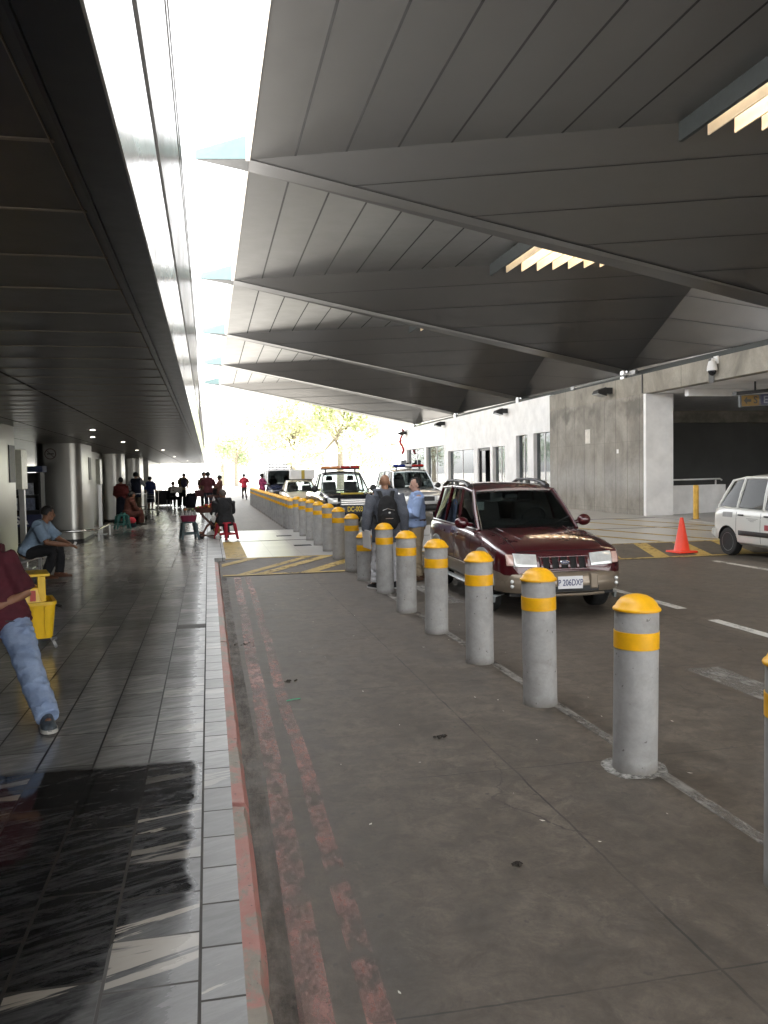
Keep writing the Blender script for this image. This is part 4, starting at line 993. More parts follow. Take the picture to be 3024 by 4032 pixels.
for s in (-1, 1):
    for y in (fy, ry):
        mb = MB(); rings = []
        for i in range(27):
            a = rad(-22 + 224 * i / 26); 
            ring = []
            for dr, dx in ((-.005, -.03), (.015, .012), (.05, .016), (.085, .002), (.085, -.03)):
                rr = .355 * 1.16 + dr; yy = y + rr * math.cos(a); zz = .355 + rr * math.sin(a)
                h = bv.ray_cast(V((s * 3, y + (.355 * 1.16 + .06) * math.cos(a), .355 + (.355 * 1.16 + .06) * math.sin(a))), V((-s, 0, 0)))[0]
                x = abs(h.x) if h is not None else .84
                ring.append(V((s * (x + dx + .012), yy, zz)))
            rings.append(ring)
        mb.loft(rings); mb.build('wheel_flare', m_flare, S, smooth=50)
    side_patch(bv, s, -.86, .83, .335, .56, .022, 14, 4, .03).build('door_cladding', m_gold, S, smooth=40, bevel=.006)
    mb = MB(); mb.tube([(s * .86, -.80, .30), (s * .90, -.7, .31), (s * .90, .75, .31), (s * .86, .85, .30)], [(.05, .02)] * 4, 8, side=(1, 0, 0)); mb.build('running_board', m_flare, S, smooth=40)
    for yy in (-.74, .16, 1.0): side_patch(bv, s, yy - .005, yy + .005, .57, 1.05, .0015, 1, 10, .004).build('door_seam', m_joint, S)
    side_patch(bv, s, -.74, 1.0, .566, .574, .0015, 20, 1, .004).build('door_seam', m_joint, S)
    for yy in (.02, .84):
        mb = side_patch(bv, s, yy - .10, yy + .07, .93, .965, .022, 4, 2, .018); mb.build('door_handle', m_maroon, S, smooth=40, bevel=.005)
    mb = MB()
    mb.tube([(s * .615, .08, 1.640), (s * .61, .24, 1.692), (s * .605, .5, 1.722), (s * .60, 1.0, 1.738), (s * .60, 1.45, 1.728), (s * .60, 1.74, 1.65)], [(.045, .03), (.042, .026), (.034, .022), (.034, .022), (.034, .022), (.040, .026)], 10, side=(1, 0, 0)); mb.box(s * .60 - .022, s * .60 + .022, .86, .98, 1.64, 1.73)
    mb.build('roof_rail', m_blackp, S, smooth=40)
    # chrome line round the side windows
    mb = MB(); mb.tube([V((s * (p[0] + .022), p[1], p[2] + .0)) for p in P], .009, 6); mb.build('window_trim', m_alu, S, smooth=50)
mirror(S, .80, -.58, 1.14, m_maroon, (.105, .06, .085))
# front: headlights, grille, bumper, plate
for s in (-1, 1):
    xa, xb = s * .36, s * .64
    hl = front_patch(bv, -1, 0, 0, 0, 0, .020, 10, 4, .05, fn=lambda u, v, s=s: (s * (.36 + .30 * u), .650 + .155 * v + .02 * u - .01 * (1 - v) * u)).build('headlight', m_lens, S, smooth=40, bevel=.008)
    front_patch(bv, -1, 0, 0, 0, 0, .022, 8, 4, .05, fn=lambda u, v, s=s: (s * (.665 + .085 * u), .672 + .14 * v + .0 * u)).build('indicator', m_clr, S, smooth=40, bevel=.006)
mb = front_patch(bv, -1, -.32, .32, .622, .775, .006, 16, 4, .02); gr = mb.build('grille', mat('grille_mesh', (.008, .008, .008), .8, 0, .5, 90), S, smooth=40)
for i in range(6):
    x = -.30 + .12 * i
    mb = front_patch(bv, -1, x - .018, x + .018, .612, .78, .030, 2, 4, .03); mb.build('bar', m_maroon, gr, smooth=40, bevel=.006)
for z in (.609, .778):
    mb = front_patch(bv, -1, -.335, .335, z - .012, z + .012, .032, 16, 2, .03); mb.build('surround', m_maroon, gr, smooth=40, bevel=.005)
hh = bv.ray_cast(V((0, -6, .70)), V((0, 1, 0)))[0]
mb = MB(); mb.ell((0, hh.y - .040, .70), (.068, .012, .036), n=24); em = mb.build('emblem', m_chrome, gr, smooth=180)
mb = MB(); mb.ell((0, hh.y - .0465, .70), (.054, .008, .025), n=24); mb.build('oval', m_plateb, em, smooth=180)
text('KIA', .034, m_chrome, em, Matrix.Translation((0, hh.y - .0555, .70)) @ Matrix.Rotation(rad(90), 4, 'X'), .001, .001, 1.2)
mb = MB(); bump_pts = [(-.880, -1.80), (-.872, -1.90), (-.82, -2.03), (-.68, -2.155), (-.40, -2.215), (0, -2.235), (.40, -2.215), (.68, -2.155), (.82, -2.03), (.872, -1.90), (.880, -1.80)]
rings = []
for x, y in bump_pts:
    n = V((x * .35, y + 1.0, 0)).normalized(); 
    rings.append([V((x, y, 0)) - n * .14 + V((0, 0, .33)), V((x, y, 0)) - n * .03 + V((0, 0, .345)), V((x, y, 0)) + n * .005 + V((0, 0, .42)), V((x, y, 0)) + n * .012 + V((0, 0, .52)), V((x, y, 0)) - n * .0 + V((0, 0, .545)), V((x, y, 0)) + n * .0 + V((0, 0, .575)), V((x, y, 0)) - n * .015 + V((0, 0, .635)), V((x, y, 0)) - n * .06 + V((0, 0, .665)), V((x, y, 0)) - n * .16 + V((0, 0, .67))])
mb.loft(rings); mb.v = [(x * .955, y, .33 + (z - .33) * .80 - .02 + .05 * max(0, abs(x) - .7)) for x, y, z in mb.v]; bp = mb.build('bumper', m_gold, S, smooth=45)
for x in (-.36, .36): mb = MB(); mb.box(x - .055, x + .055, -2.252, -2.20, .36, .565); mb.build('overrider', m_gold, bp, bevel=.02)
mb = MB(); mb.hexa([V((-.42, -2.236, .335)), V((.42, -2.236, .335)), V((.42, -2.18, .335)), V((-.42, -2.18, .335))], [V((-.42, -2.243, .405)), V((.42, -2.243, .405)), V((.42, -2.18, .405)), V((-.42, -2.18, .405))]); mb.build('air_intake', m_blackp, bp)
mb = MB(); mb.tube([(-.52, -2.16, .295), (-.3, -2.225, .295), (.3, -2.225, .295), (.52, -2.16, .295)], .02, 8); mb.build('skid_bar', m_gold, bp, smooth=40)
for s in (-1, 1):
    mb = MB(); mb.ell((s * .70, -2.15, .475), (.026, .02, .026)); mb.ell((s * .70, -2.15, .415), (.026, .02, .026)); mb.build('fog_lamp', m_lens, bp, smooth=180)
plate_text(S, 'P 206DXP', -2.262, .455, .33, .16, size=.112, x=.03)
mb = MB(); mb.box(-.7, .7, -2.05, 1.9, .27, .36); mb.build('underbody', m_black, S)
def top_seam(bvh, pts, w=.007):
    mb = MB(); P2 = []
    for x, y in pts:
        h = bvh.ray_cast(V((x, y, 3)), V((0, 0, -1)))[0]; P2.append(V((x, y, (h.z if h is not None else 1) + .001)))
    mb.tube(P2, w, 6); return mb
for s in (-1, 1): top_seam(bv, [(s * (.60 + .0 * i), -2.03 + .125 * i) for i in range(11)], .006).build('bonnet_seam', m_joint, S)
top_seam(bv, [(-.60 + .06 * i, -2.03 - .02 * math.cos((-.60 + .06 * i) * 2.4)) for i in range(21)], .006).build('bonnet_seam', m_joint, S)
for x in (-.30, .18):
    mb = MB(); mb.tube([(x, -.80, 1.075), (x + .25, -.74, 1.11), (x + .5, -.63, 1.20)], .009, 6); mb.build('wiper', m_blackp, S, smooth=60)
mb = MB(); mb.tube([(-.69, -.80, 1.04), (-.745, -.46, 1.80)], [.006, .003], 6); mb.build('aerial', m_alu, S, smooth=60)
for s in (-1, 1):
    mb = MB(); mb.tube([(s * .30, -1.98, .852), (s * .42, -1.6, .975), (s * .50, -.85, 1.072)], [(.010, .006)] * 3, 6, side=(1, 0, 0)); mb.build('bonnet_crease', m_maroon, S, smooth=60)
    front_patch(bv, 1, s * .70, s * .80, .72, .98, .012, 3, 4, .02).build('tail_light', m_redl, S, smooth=40)
mb = MB(); mb.box(-.6, -.48, -.20, -.18, 1.30, 1.42); mb.build('windscreen_sticker', mat('sticker', (.45, .50, .46), .5), S)

# ---------------- small white taxi at the right edge
m_wht = carpaint('white_taxi_paint', (.62, .62, .58), .30, 0., .8)
Tx = thing('white_hatchback', 'small white taxi hatchback with black side strip, cut by the right edge', 'car', (10.72, 13.4, 0))
rows = [(-1.72, .55, .36, .52, .66, .05, .70), (-1.66, .66, .27, .52, .72, .06, .78), (-1.4, .73, .23, .54, .80, .07, .88), (-1.0, .748, .22, .56, .88, .07, .95), (-.5, .75, .22, .58, .92, .06, .95), (.6, .75, .22, .58, .95, .06, .96), (1.3, .745, .24, .58, .97, .06, .98), (1.62, .70, .30, .58, .95, .07, .97), (1.70, .62, .40, .58, .88, .07, .90)]
body, bw = carbody(Tx, rows, [(.65, -1.19, .275), (.65, 1.15, .275)], m_wht, m_wht, 0)
P = [(.66, -.85, .93, .52, -.28, 1.47), (.69, .10, .945, .545, .12, 1.53), (.69, .88, .96, .545, .80, 1.53), (.66, 1.52, .97, .52, 1.22, 1.47)]
cabin(Tx, P, m_wht, m_tint)
mb = MB(); mb.box(-.62, .62, -.8, 1.45, .86, .96); mb.build('cabin_floor', m_int, Tx); seats(Tx, (.05, .85), .30, 1.05); dash(Tx, -.5, 1.0, .56, .3)
for x, y in ((.65, -1.19), (-.65, -1.19), (.65, 1.15), (-.65, 1.15)): wheel(Tx, x, y, .275, .165, m_hub, 8)
for s in (-1, 1):
    side_patch(bw, s, -.95, .78, .43, .52, .014, 14, 2, .02).build('side_moulding', m_blackp, Tx, smooth=40, bevel=.004)
    for yy in (-.62, .14, .86): side_patch(bw, s, yy - .004, yy + .004, .30, .93, .0015, 1, 10, .004).build('door_seam', m_joint, Tx)
    for yy in (.74, -.02): side_patch(bw, s, yy - .10, yy + .06, .80, .83, .020, 4, 2, .018).build('door_handle', m_blackp, Tx, smooth=40, bevel=.004)
    front_patch(bw, 1, s * .52, s * .64, .60, .90, .012, 3, 4, .02).build('tail_light', m_redl, Tx, smooth=40)
    front_patch(bw, -1, s * .40, s * .62, .58, .70, .012, 5, 3, .02).build('headlight', m_lens, Tx, smooth=40)
    side_patch(bw, s, .98, 1.30, .76, .86, .002, 5, 2, .003).build('grey_decal', mat('grey_decal', (.30, .30, .29), .4), Tx)
    wg = MB()
    for d, (a, b_) in enumerate(((-.30, -.05), (.05, .30))):
        mbx = side_patch(bw, s, .38 + a, .38 + b_, .795, .80, .003, 5, 1, .004, taper=0); wg.add(mbx.v, mbx.f)
        mbx = side_patch(bw, s, .38 + (a if d == 0 else b_ - .02), .38 + (a + .02 if d == 0 else b_), .70, .79, .003, 1, 3, .004, shear=.0); 
    for z in (.70, .725, .75, .70):
        wdt = .06 + (z - .70) * 2.2
        mbx = side_patch(bw, s, .38 - wdt, .38 + wdt, z, z + .012, .003, 6, 1, .004); wg.add(mbx.v, mbx.f)
    wg.build('wing_emblem', mat('emblem_grey', (.34, .34, .32), .4), Tx)
    side_patch(bw, s, -.10, .02, .56, .66, .003, 2, 2, .004).build('crest', mat('crest_red', (.30, .04, .05), .5), Tx)
mirror(Tx, .70, -.62, 1.0, m_blackp, (.08, .05, .06))
mb = MB(); mb.tube([(-.72, 1.52, .42), (-.66, 1.70, .42), (-.4, 1.77, .42), (.4, 1.77, .42), (.66, 1.70, .42), (.72, 1.52, .42)], [(.05, .10)] * 6, 10, side=(0, 1, 0)); mb.build('rear_bumper', m_wht, Tx, smooth=50)
mb = MB(); mb.tube([(-.72, -1.5, .40), (-.66, -1.68, .40), (-.4, -1.77, .40), (.4, -1.77, .40), (.66, -1.68, .40), (.72, -1.5, .40)], [(.05, .10)] * 6, 10, side=(0, 1, 0)); mb.build('front_bumper', m_wht, Tx, smooth=50)

# ---------------- black police pickup
m_blk = carpaint('black_paint', (.012, .013, .016), .2, .1)
Pk = thing('police_pickup', 'black police pickup with red and amber light bar, behind the backpack man', 'pickup truck', (4.35, 27.6, 0))
rows = [(-2.55, .68, .55, .75, .95, .05, .98), (-2.48, .82, .42, .74, 1.02, .06, 1.06), (-2.2, .88, .40, .76, 1.08, .08, 1.13), (-1.5, .90, .38, .80, 1.13, .09, 1.17), (-.9, .90, .38, .80, 1.16, .07, 1.18), (.9, .90, .38, .80, 1.17, .05, 1.18), (1.0, .90, .38, .80, 1.12, .05, 1.12), (2.5, .90, .45, .80, 1.12, .05, 1.12), (2.6, .88, .5, .8, 1.1, .05, 1.1)]
body, bp_ = carbody(Pk, rows, [(.78, -1.65, .38), (.78, 1.55, .38)], m_blk, m_blk, 0, .09)
P = [(.78, -.95, 1.16, .62, -.25, 1.72), (.80, .10, 1.17, .65, .15, 1.77), (.79, .88, 1.17, .63, .72, 1.74)]
cabin(Pk, P, m_blk, m_clear)
mb = MB(); mb.box(-.7, .7, -.9, .85, 1.02, 1.15); mb.build('cabin_floor', m_int, Pk); seats(Pk, (.12,), .36, 1.26); dash(Pk, -.55, 1.16, .68, .36)
for x, y in ((.78, -1.65), (-.78, -1.65), (.78, 1.55), (-.78, 1.55)): wheel(Pk, x, y, .38, .25, m_hub, 6)
lightbar(Pk, .05, 1.90, .66, [m_amber, m_amber, m_redl, m_redl]); mirror(Pk, .84, -.72, 1.26, m_blackp, (.11, .07, .12))
for s in (-1, 1):
    front_patch(bp_, -1, s * .50, s * .80, .84, 1.0, .02, 6, 3, .04).build('headlight', m_lens, Pk, smooth=40, bevel=.01)
    front_patch(bp_, -1, s * .56, s * .74, .56, .66, .02, 4, 3, .04).build('fog_lamp', m_lens, Pk, smooth=40)
g = front_patch(bp_, -1, -.42, .42, .74, .98, .02, 8, 4, .03).build('grille', m_hub, Pk, smooth=40, bevel=.01)
for z in (.80, .87, .93): front_patch(bp_, -1, -.40, .40, z - .012, z + .012, .034, 8, 1, .02).build('bar', m_chrome, g, smooth=40)
mb = MB(); mb.tube([(-.90, -2.3, .60), (-.80, -2.55, .60), (0, -2.66, .60), (.80, -2.55, .60), (.90, -2.3, .60)], [(.07, .14)] * 5, 10, side=(0, 1, 0)); mb.build('bumper', m_blk, Pk, smooth=50)
mb = MB(); mb.box(-.36, .36, -2.30, -2.29, 1.115, 1.15); o = mb.build('yellow_strip', mat('yellow_decal', (.70, .50, .03), .4), Pk); o.rotation_euler.x = 0
plate_text(Pk, 'DC-003', -2.745, .66, .62, .2, mat('yellow_letters', (.75, .55, .02), .5), m_blackp, .21)

# ---------------- pale taxi with a roof box
m_bge = carpaint('beige_taxi_paint', (.62, .56, .42), .3, .1, .7)
Tb = thing('beige_taxi', 'pale cream taxi with a white box sign on its roof, behind the far bollards', 'car', (4.15, 38.6, 0))
rows = [(-2.05, .60, .45, .58, .70, .05, .73), (-1.98, .74, .30, .56, .78, .06, .82), (-1.5, .82, .26, .58, .86, .08, .92), (-.8, .84, .25, .6, .93, .07, .97), (1.2, .84, .25, .6, .96, .07, .98), (1.8, .82, .3, .6, .96, .08, .98), (2.05, .74, .4, .6, .9, .08, .92)]
body, bt_ = carbody(Tb, rows, [(.72, -1.25, .30), (.72, 1.25, .30)], m_bge, m_bge, 0, .09)
P = [(.72, -.85, .95, .56, -.15, 1.40), (.74, .25, .96, .58, .3, 1.44), (.72, 1.45, .97, .54, .95, 1.40)]
cabin(Tb, P, m_bge, m_clear)
mb = MB(); mb.box(-.66, .66, -.8, 1.4, .85, .95); mb.build('cabin_floor', m_int, Tb); seats(Tb, (.15,), .34, 1.02); dash(Tb, -.5, .97, .6, .34)
for x, y in ((.72, -1.25), (-.72, -1.25), (.72, 1.25), (-.72, 1.25)): wheel(Tb, x, y, .30, .19, m_rim, 7)
for s in (-1, 1): front_patch(bt_, -1, s * .42, s * .70, .60, .72, .02, 6, 3, .04).build('headlight', m_lens, Tb, smooth=40)
front_patch(bt_, -1, -.36, .36, .60, .70, .01, 6, 3, .03).build('grille', m_blackp, Tb); mirror(Tb, .76, -.6, 1.02, m_blackp, (.09, .05, .07))
mb = MB(); mb.box(-.42, .72, .05, .55, 1.52, 1.95); bx_ = mb.build('roof_box', m_whitewall, Tb, bevel=.02); mb = MB(); mb.box(.10, .25, .04, .047, 1.53, 1.94); mb.build('stripe', mat('ochre_stripe', (.45, .34, .05), .5), bx_)
mb = MB(); mb.box(-.35, .65, .15, .45, 1.44, 1.52); mb.build('roof_rack', m_blackp, Tb)

# ---------------- dark blue van with a roof rack
m_nvy = carpaint('navy_van_paint', (.018, .024, .055), .25, .1); 
Vn = thing('passenger_van', 'white topped van with dark blue front and a ladder roof rack, facing the camera', 'van', (3.95, 47.5, 0))
rows = [(-2.35, .70, .5, .7, .95, .05, .99), (-2.28, .84, .36, .7, 1.06, .06, 1.10), (-2.0, .89, .32, .74, 1.16, .06, 1.20), (-1.7, .90, .3, .76, 1.20, .05, 1.22), (2.1, .90, .3, .78, 1.22, .05, 1.23), (2.3, .86, .4, .78, 1.2, .05, 1.21)]
body, bn_ = carbody(Vn, rows, [(.76, -1.4, .34), (.76, 1.5, .34)], m_nvy, m_white, 0, .1)
P = [(.80, -1.95, 1.18, .70, -1.25, 1.95), (.82, -.7, 1.21, .74, -.6, 2.02), (.82, .8, 1.22, .74, .8, 2.02), (.80, 2.2, 1.22, .72, 2.1, 1.98)]
cabin(Vn, P, m_white, m_tint)
mb = MB(); mb.box(-.75, .75, -1.8, 2.1, 1.1, 1.2); mb.build('cabin_floor', m_int, Vn); seats(Vn, (-.9,), .4, 1.3); dash(Vn, -1.5, 1.2, .7, .38)
for x, y in ((.76, -1.4), (-.76, -1.4), (.76, 1.5), (-.76, 1.5)): wheel(Vn, x, y, .34, .21, m_hub, 6)
mb = MB()
for z in (2.16, 2.34): mb.tube([(-.6, -1.0, z), (.6, -1.0, z), (.6, 1.9, z), (-.6, 1.9, z), (-.6, -1.0, z)], .02, 6)
for x in (-.6, -.2, .2, .6): 
    for y in (-1.0, 1.9): mb.tube([(x, y, 2.02), (x, y, 2.34)], .018, 6)
mb.build('roof_rack', m_blackp, Vn)
for s in (-1, 1): front_patch(bn_, -1, s * .55, s * .82, .78, .94, .02, 6, 3, .04).build('headlight', m_lens, Vn, smooth=40)
front_patch(bn_, -1, -.45, .45, .72, .86, .01, 6, 3, .03).build('grille', m_blackp, Vn); mirror(Vn, .86, -1.75, 1.42, m_blackp, (.11, .07, .15))
mb = MB(); mb.tube([(-.88, -2.2, .5), (-.8, -2.42, .5), (0, -2.5, .5), (.8, -2.42, .5), (.88, -2.2, .5)], [(.06, .13)] * 5, 10, side=(0, 1, 0)); mb.build('bumper', m_white, Vn, smooth=50)

# ---------------- silver police wagon
m_slv = carpaint('silver_paint', (.50, .51, .52), .28, .5)
Pw = thing('police_wagon', 'silver police wagon with blue and red light bar, left of the maroon car roof', 'car', (7.45, 30.8, 0), 0)
rows = [(-2.3, .66, .5, .7, .90, .05, .93), (-2.22, .82, .36, .7, .98, .06, 1.02), (-1.9, .88, .32, .72, 1.06, .08, 1.11), (-1.2, .90, .3, .74, 1.13, .07, 1.16), (-.9, .90, .3, .74, 1.16, .06, 1.18), (2.1, .90, .32, .74, 1.18, .06, 1.19), (2.35, .86, .42, .74, 1.15, .06, 1.17)]
body, bs_ = carbody(Pw, rows, [(.77, -1.45, .36), (.77, 1.4, .36)], m_slv, m_slv, 0, .09)
P = [(.79, -1.05, 1.14, .64, -.4, 1.76), (.81, .0, 1.17, .67, .05, 1.82), (.81, 1.0, 1.18, .67, .95, 1.82), (.79, 2.2, 1.18, .64, 2.05, 1.78)]
cabin(Pw, P, m_slv, m_tint, glass_front=m_clear)
mb = MB(); mb.box(-.7, .7, -1.0, 2.1, 1.05, 1.16); mb.build('cabin_floor', m_int, Pw); seats(Pw, (-.05,), .36, 1.28); dash(Pw, -.7, 1.16, .68, .36)
for x, y in ((.77, -1.45), (-.77, -1.45), (.77, 1.4), (-.77, 1.4)): wheel(Pw, x, y, .36, .23, m_hub, 6)
lightbar(Pw, -.05, 1.95, .60, [m_bluel, m_bluel, m_whitewall, m_redl, m_redl]); mirror(Pw, .84, -.8, 1.25, m_blackp, (.11, .06, .10))
for s in (-1, 1):
    front_patch(bs_, -1, s * .48, s * .78, .74, .90, .02, 6, 3, .04).build('headlight', m_lens, Pw, smooth=40)
    for yy in (-.95, .04, 1.02): side_patch(bs_, s, yy - .005, yy + .005, .40, 1.14, .0015, 1, 10, .004).build('door_seam', m_joint, Pw)
    side_patch(bs_, s, -2.0, 2.2, .60, .68, .012, 20, 2, .02).build('side_moulding', m_blackp, Pw, smooth=40)
front_patch(bs_, -1, -.42, .42, .72, .88, .015, 8, 3, .03).build('grille', m_blackp, Pw)
mb = MB(); mb.tube([(-.9, -2.1, .5), (-.8, -2.36, .5), (0, -2.45, .5), (.8, -2.36, .5), (.9, -2.1, .5)], [(.06, .12)] * 5, 10, side=(0, 1, 0)); mb.build('bumper', m_blackp, Pw, smooth=50)
# ------------------------------------------------------------------ people
def skinmat(name, col): return mat(name, col, .55, 0, .10, 14, .15, 160)
sk_tan = skinmat('skin_tan', (.36, .19, .115)); sk_brown = skinmat('skin_brown', (.24, .115, .065)); sk_fair = skinmat('skin_fair', (.52, .31, .23)); sk_dark = skinmat('skin_dark', (.15, .075, .045))
m_eye = mat('eye_dark', (.012, .010, .009), .3); m_lip = mat('lip', (.25, .10, .08), .5)
def cloth(name, col, var=.2, sc=7, b=.5): return mat(name, col, .88, 0, var, sc, b, 26, st=(1, 1, 1.8))
hair_b = mat('hair_black', (.012, .010, .009), .6, 0, .4, 40, .5, 120); hair_g = mat('hair_grey', (.12, .10, .09), .7, 0, .3, 40, .5, 120)

STAND = dict(pel=(0, 0, .94), wai=(0, .01, 1.08), che=(0, .0, 1.27), neck=(0, -.02, 1.45), head=(0, .015, 1.605), hd=(0, 1, 0), hu=(0, 0, 1),
             shL=(-.185, -.01, 1.405), shR=(.185, -.01, 1.405), elL=(-.235, -.03, 1.13), elR=(.235, -.03, 1.13), wrL=(-.245, .05, .885), wrR=(.245, .05, .885),
             hiL=(-.09, 0, .90), hiR=(.09, 0, .90), knL=(-.10, .02, .50), knR=(.10, .02, .50), anL=(-.105, -.02, .085), anR=(.105, -.02, .085), ftL=(-.1, 1, 0), ftR=(.1, 1, 0), paL=(1, 0, 0), paR=(-1, 0, 0))
SIT = dict(STAND, pel=(0, 0, .53), wai=(0, .01, .67), che=(0, .03, .87), neck=(0, .03, 1.05), head=(0, .08, 1.20), shL=(-.185, .03, 1.0), shR=(.185, .03, 1.0), elL=(-.23, .10, .74), elR=(.23, .10, .74), wrL=(-.14, .33, .66), wrR=(.14, .33, .66),
           hiL=(-.09, .02, .50), hiR=(.09, .02, .50), knL=(-.12, .43, .50), knR=(.12, .43, .50), anL=(-.12, .40, .09), anR=(.12, .40, .09))
def folds(me, amp):
    """creases: ridged noise, wrapped slantwise round the cloth"""
    nr = [v.normal.copy() for v in me.vertices]; cs = []
    for v, q in zip(me.vertices, nr):
        p = v.co; w = noise.noise(p * 3.1) * .9
        a = 1 - abs(noise.noise(V((p.x * 5 + w, p.y * 5 + w, p.z * 11 + p.x * 6 + w * 3)))) * 2.4
        cs.extend(p + q * amp * max(-.6, a))
    me.vertices.foreach_set('co', cs); me.update()
def frame(fw, upv):
    f = V(fw).normalized(); u = V(upv); u = (u - f * u.dot(f)).normalized(); r = f.cross(u)
    return Matrix((r, f, u)).transposed().to_4x4()
def torso(mb, J, k=0., belly=0., top=True, low=-.10, shoulders=True, hemonly=False):
    pel, wai, che, nk = (V(J[q]) for q in ('pel', 'wai', 'che', 'neck')); sh = (V(J['shR']) - V(J['shL'])).normalized()
    shm = (V(J['shL']) + V(J['shR'])) / 2
    dn = (pel - wai).normalized(); fw = V(J['hd']); fwd = sh.cross(nk - pel).normalized() * -1
    pts = [pel + dn * -low * 1.0, pel, wai + fwd * belly * .5, che, shm + (nk - che).normalized() * .0]
    rr = [(.160 + k, .112 + k), (.165 + k, .118 + k), (.142 + k + belly * .6, .105 + k + belly), (.160 + k, .115 + k), (.135 + k * .8, .088 + k * .8)]
    if hemonly: mb.tube(pts[:3], [rr[0], rr[1], (rr[2][0] - .014, rr[2][1] - .014)], 20, side=sh); return
    if top: pts.append(nk); rr.append((.062 + k * .4, .062 + k * .4))
    mb.tube(pts, rr, 20, side=sh)
    if shoulders:
        q = k if k else -.012
        mb.tube([V(J['shL']), shm, V(J['shR'])], [(.066 + q, .066 + q), (.078 + q, .075 + q), (.066 + q, .066 + q)], 12)
def arm(mb, J, s, k=0., upto=2., r=(.056, .045, .036, .027)):
    a, b, c = V(J['sh' + s]), V(J['el' + s]), V(J['wr' + s])
    pts = [a, a.lerp(b, .35), b]; rr = [r[0] + .004 + k, r[0] + k, r[1] + k]
    if upto < 1: pts = [a, a.lerp(b, upto * .5), a.lerp(b, upto)]; rr = [r[0] + .004 + k, r[0] + k, r[0] + k * 1.35]
    elif upto > 1:
        u = upto - 1; pts += [b.lerp(c, u * .35), b.lerp(c, u)]; rr += [r[2] + .006 + k, r[3] + k * 1.0 + (1 - u) * .008]
    mb.tube(pts, rr, 12)
def hand(mb, J, s, curl=.35):
    b, w = V(J['el' + s]), V(J['wr' + s]); d = (w - b).normalized()
    if 'hd' + s in J: d = V(J['hd' + s]).normalized()
    n = V(J['pa' + s]); n = (n - d * n.dot(d)).normalized(); l = d.cross(n)
    if s == 'L': l = -l
    mb.tube([w - d * .02, w + d * .03, w + d * .085], [(.026, .018), (.036, .016), (.040, .013)], 10, side=l)
    for i, (o, ln) in enumerate(((.030, .070), (.010, .080), (-.010, .075), (-.029, .058))):
        p = w + d * .082 + l * o; dd = d.copy(); pts = [p]
        for k in range(3):
            ax = d.cross(n); dd = (Matrix.Rotation(curl * (k * .5 + .6), 3, ax) @ d) if k == 0 else (Matrix.Rotation(curl, 3, ax) @ dd)
            p = p + dd * ln * (.45, .32, .23)[k]; pts.append(p)
        mb.tube(pts, [.0095, .009, .0085, .007], 8)
    t0 = w + d * .025 + l * .030; t1 = t0 + d * .030 + l * .026 + n * .008; mb.tube([t0, t1, t1 + d * .032 + l * .004 + n * .01], [.013, .0105, .0085], 8)
def leg(mb, J, s, k=0., upto=2., r=(.088, .058, .050, .038), flare=0.):
    a, b, c = V(J['hi' + s]), V(J['kn' + s]), V(J['an' + s])
    pts = [a, a.lerp(b, .4), b, b.lerp(c, .35), b.lerp(c, upto - 1)]
    mb.tube(pts, [r[0] + k, r[0] - .008 + k, r[1] + k, r[2] + .006 + k + flare * .4, r[3] + k * 1.15 + flare], 14)
def shoe(J, s, col, t, sole=None, length=.27):
    a = V(J['an' + s]); f = V(J['ft' + s]); 
    f = f.normalized(); r = f.cross(V((0, 0, 1))); r = r.normalized() if r.length > .1 else V((1, 0, 0)); u = r.cross(f).normalized()
    M0 = Matrix((r, f, u)).transposed().to_4x4(); M0.translation = a
    mb = MB()
    st = [(-.080, .030, .060), (-.065, .038, .085), (-.02, .041, .092), (.04, .045, .068), (.10, .049, .046), (.15, .046, .036), (length - .085, .030, .026), (length - .072, .012, .014)]
    rings = []
    for y, w, h in st:
        rings.append([M0 @ V((w * math.cos(q), y, -.062 + max(0, math.sin(q)) * h * 1.15 - (.006 if math.sin(q) < 0 else 0))) for q in [2 * math.pi * i / 14 for i in range(14)]])
    mb.loft(rings); o = mb.build('shoe', col, t, smooth=50)
    if sole:
        mb = MB(); rings = [[M0 @ V((x, y, z)) for x, z in ((-w - .004, -.083), (w + .004, -.083), (w + .005, -.060), (-w - .005, -.060))] for y, w, h in st]; mb.loft(rings); mb.build('sole', sole, o, smooth=30)
    return o
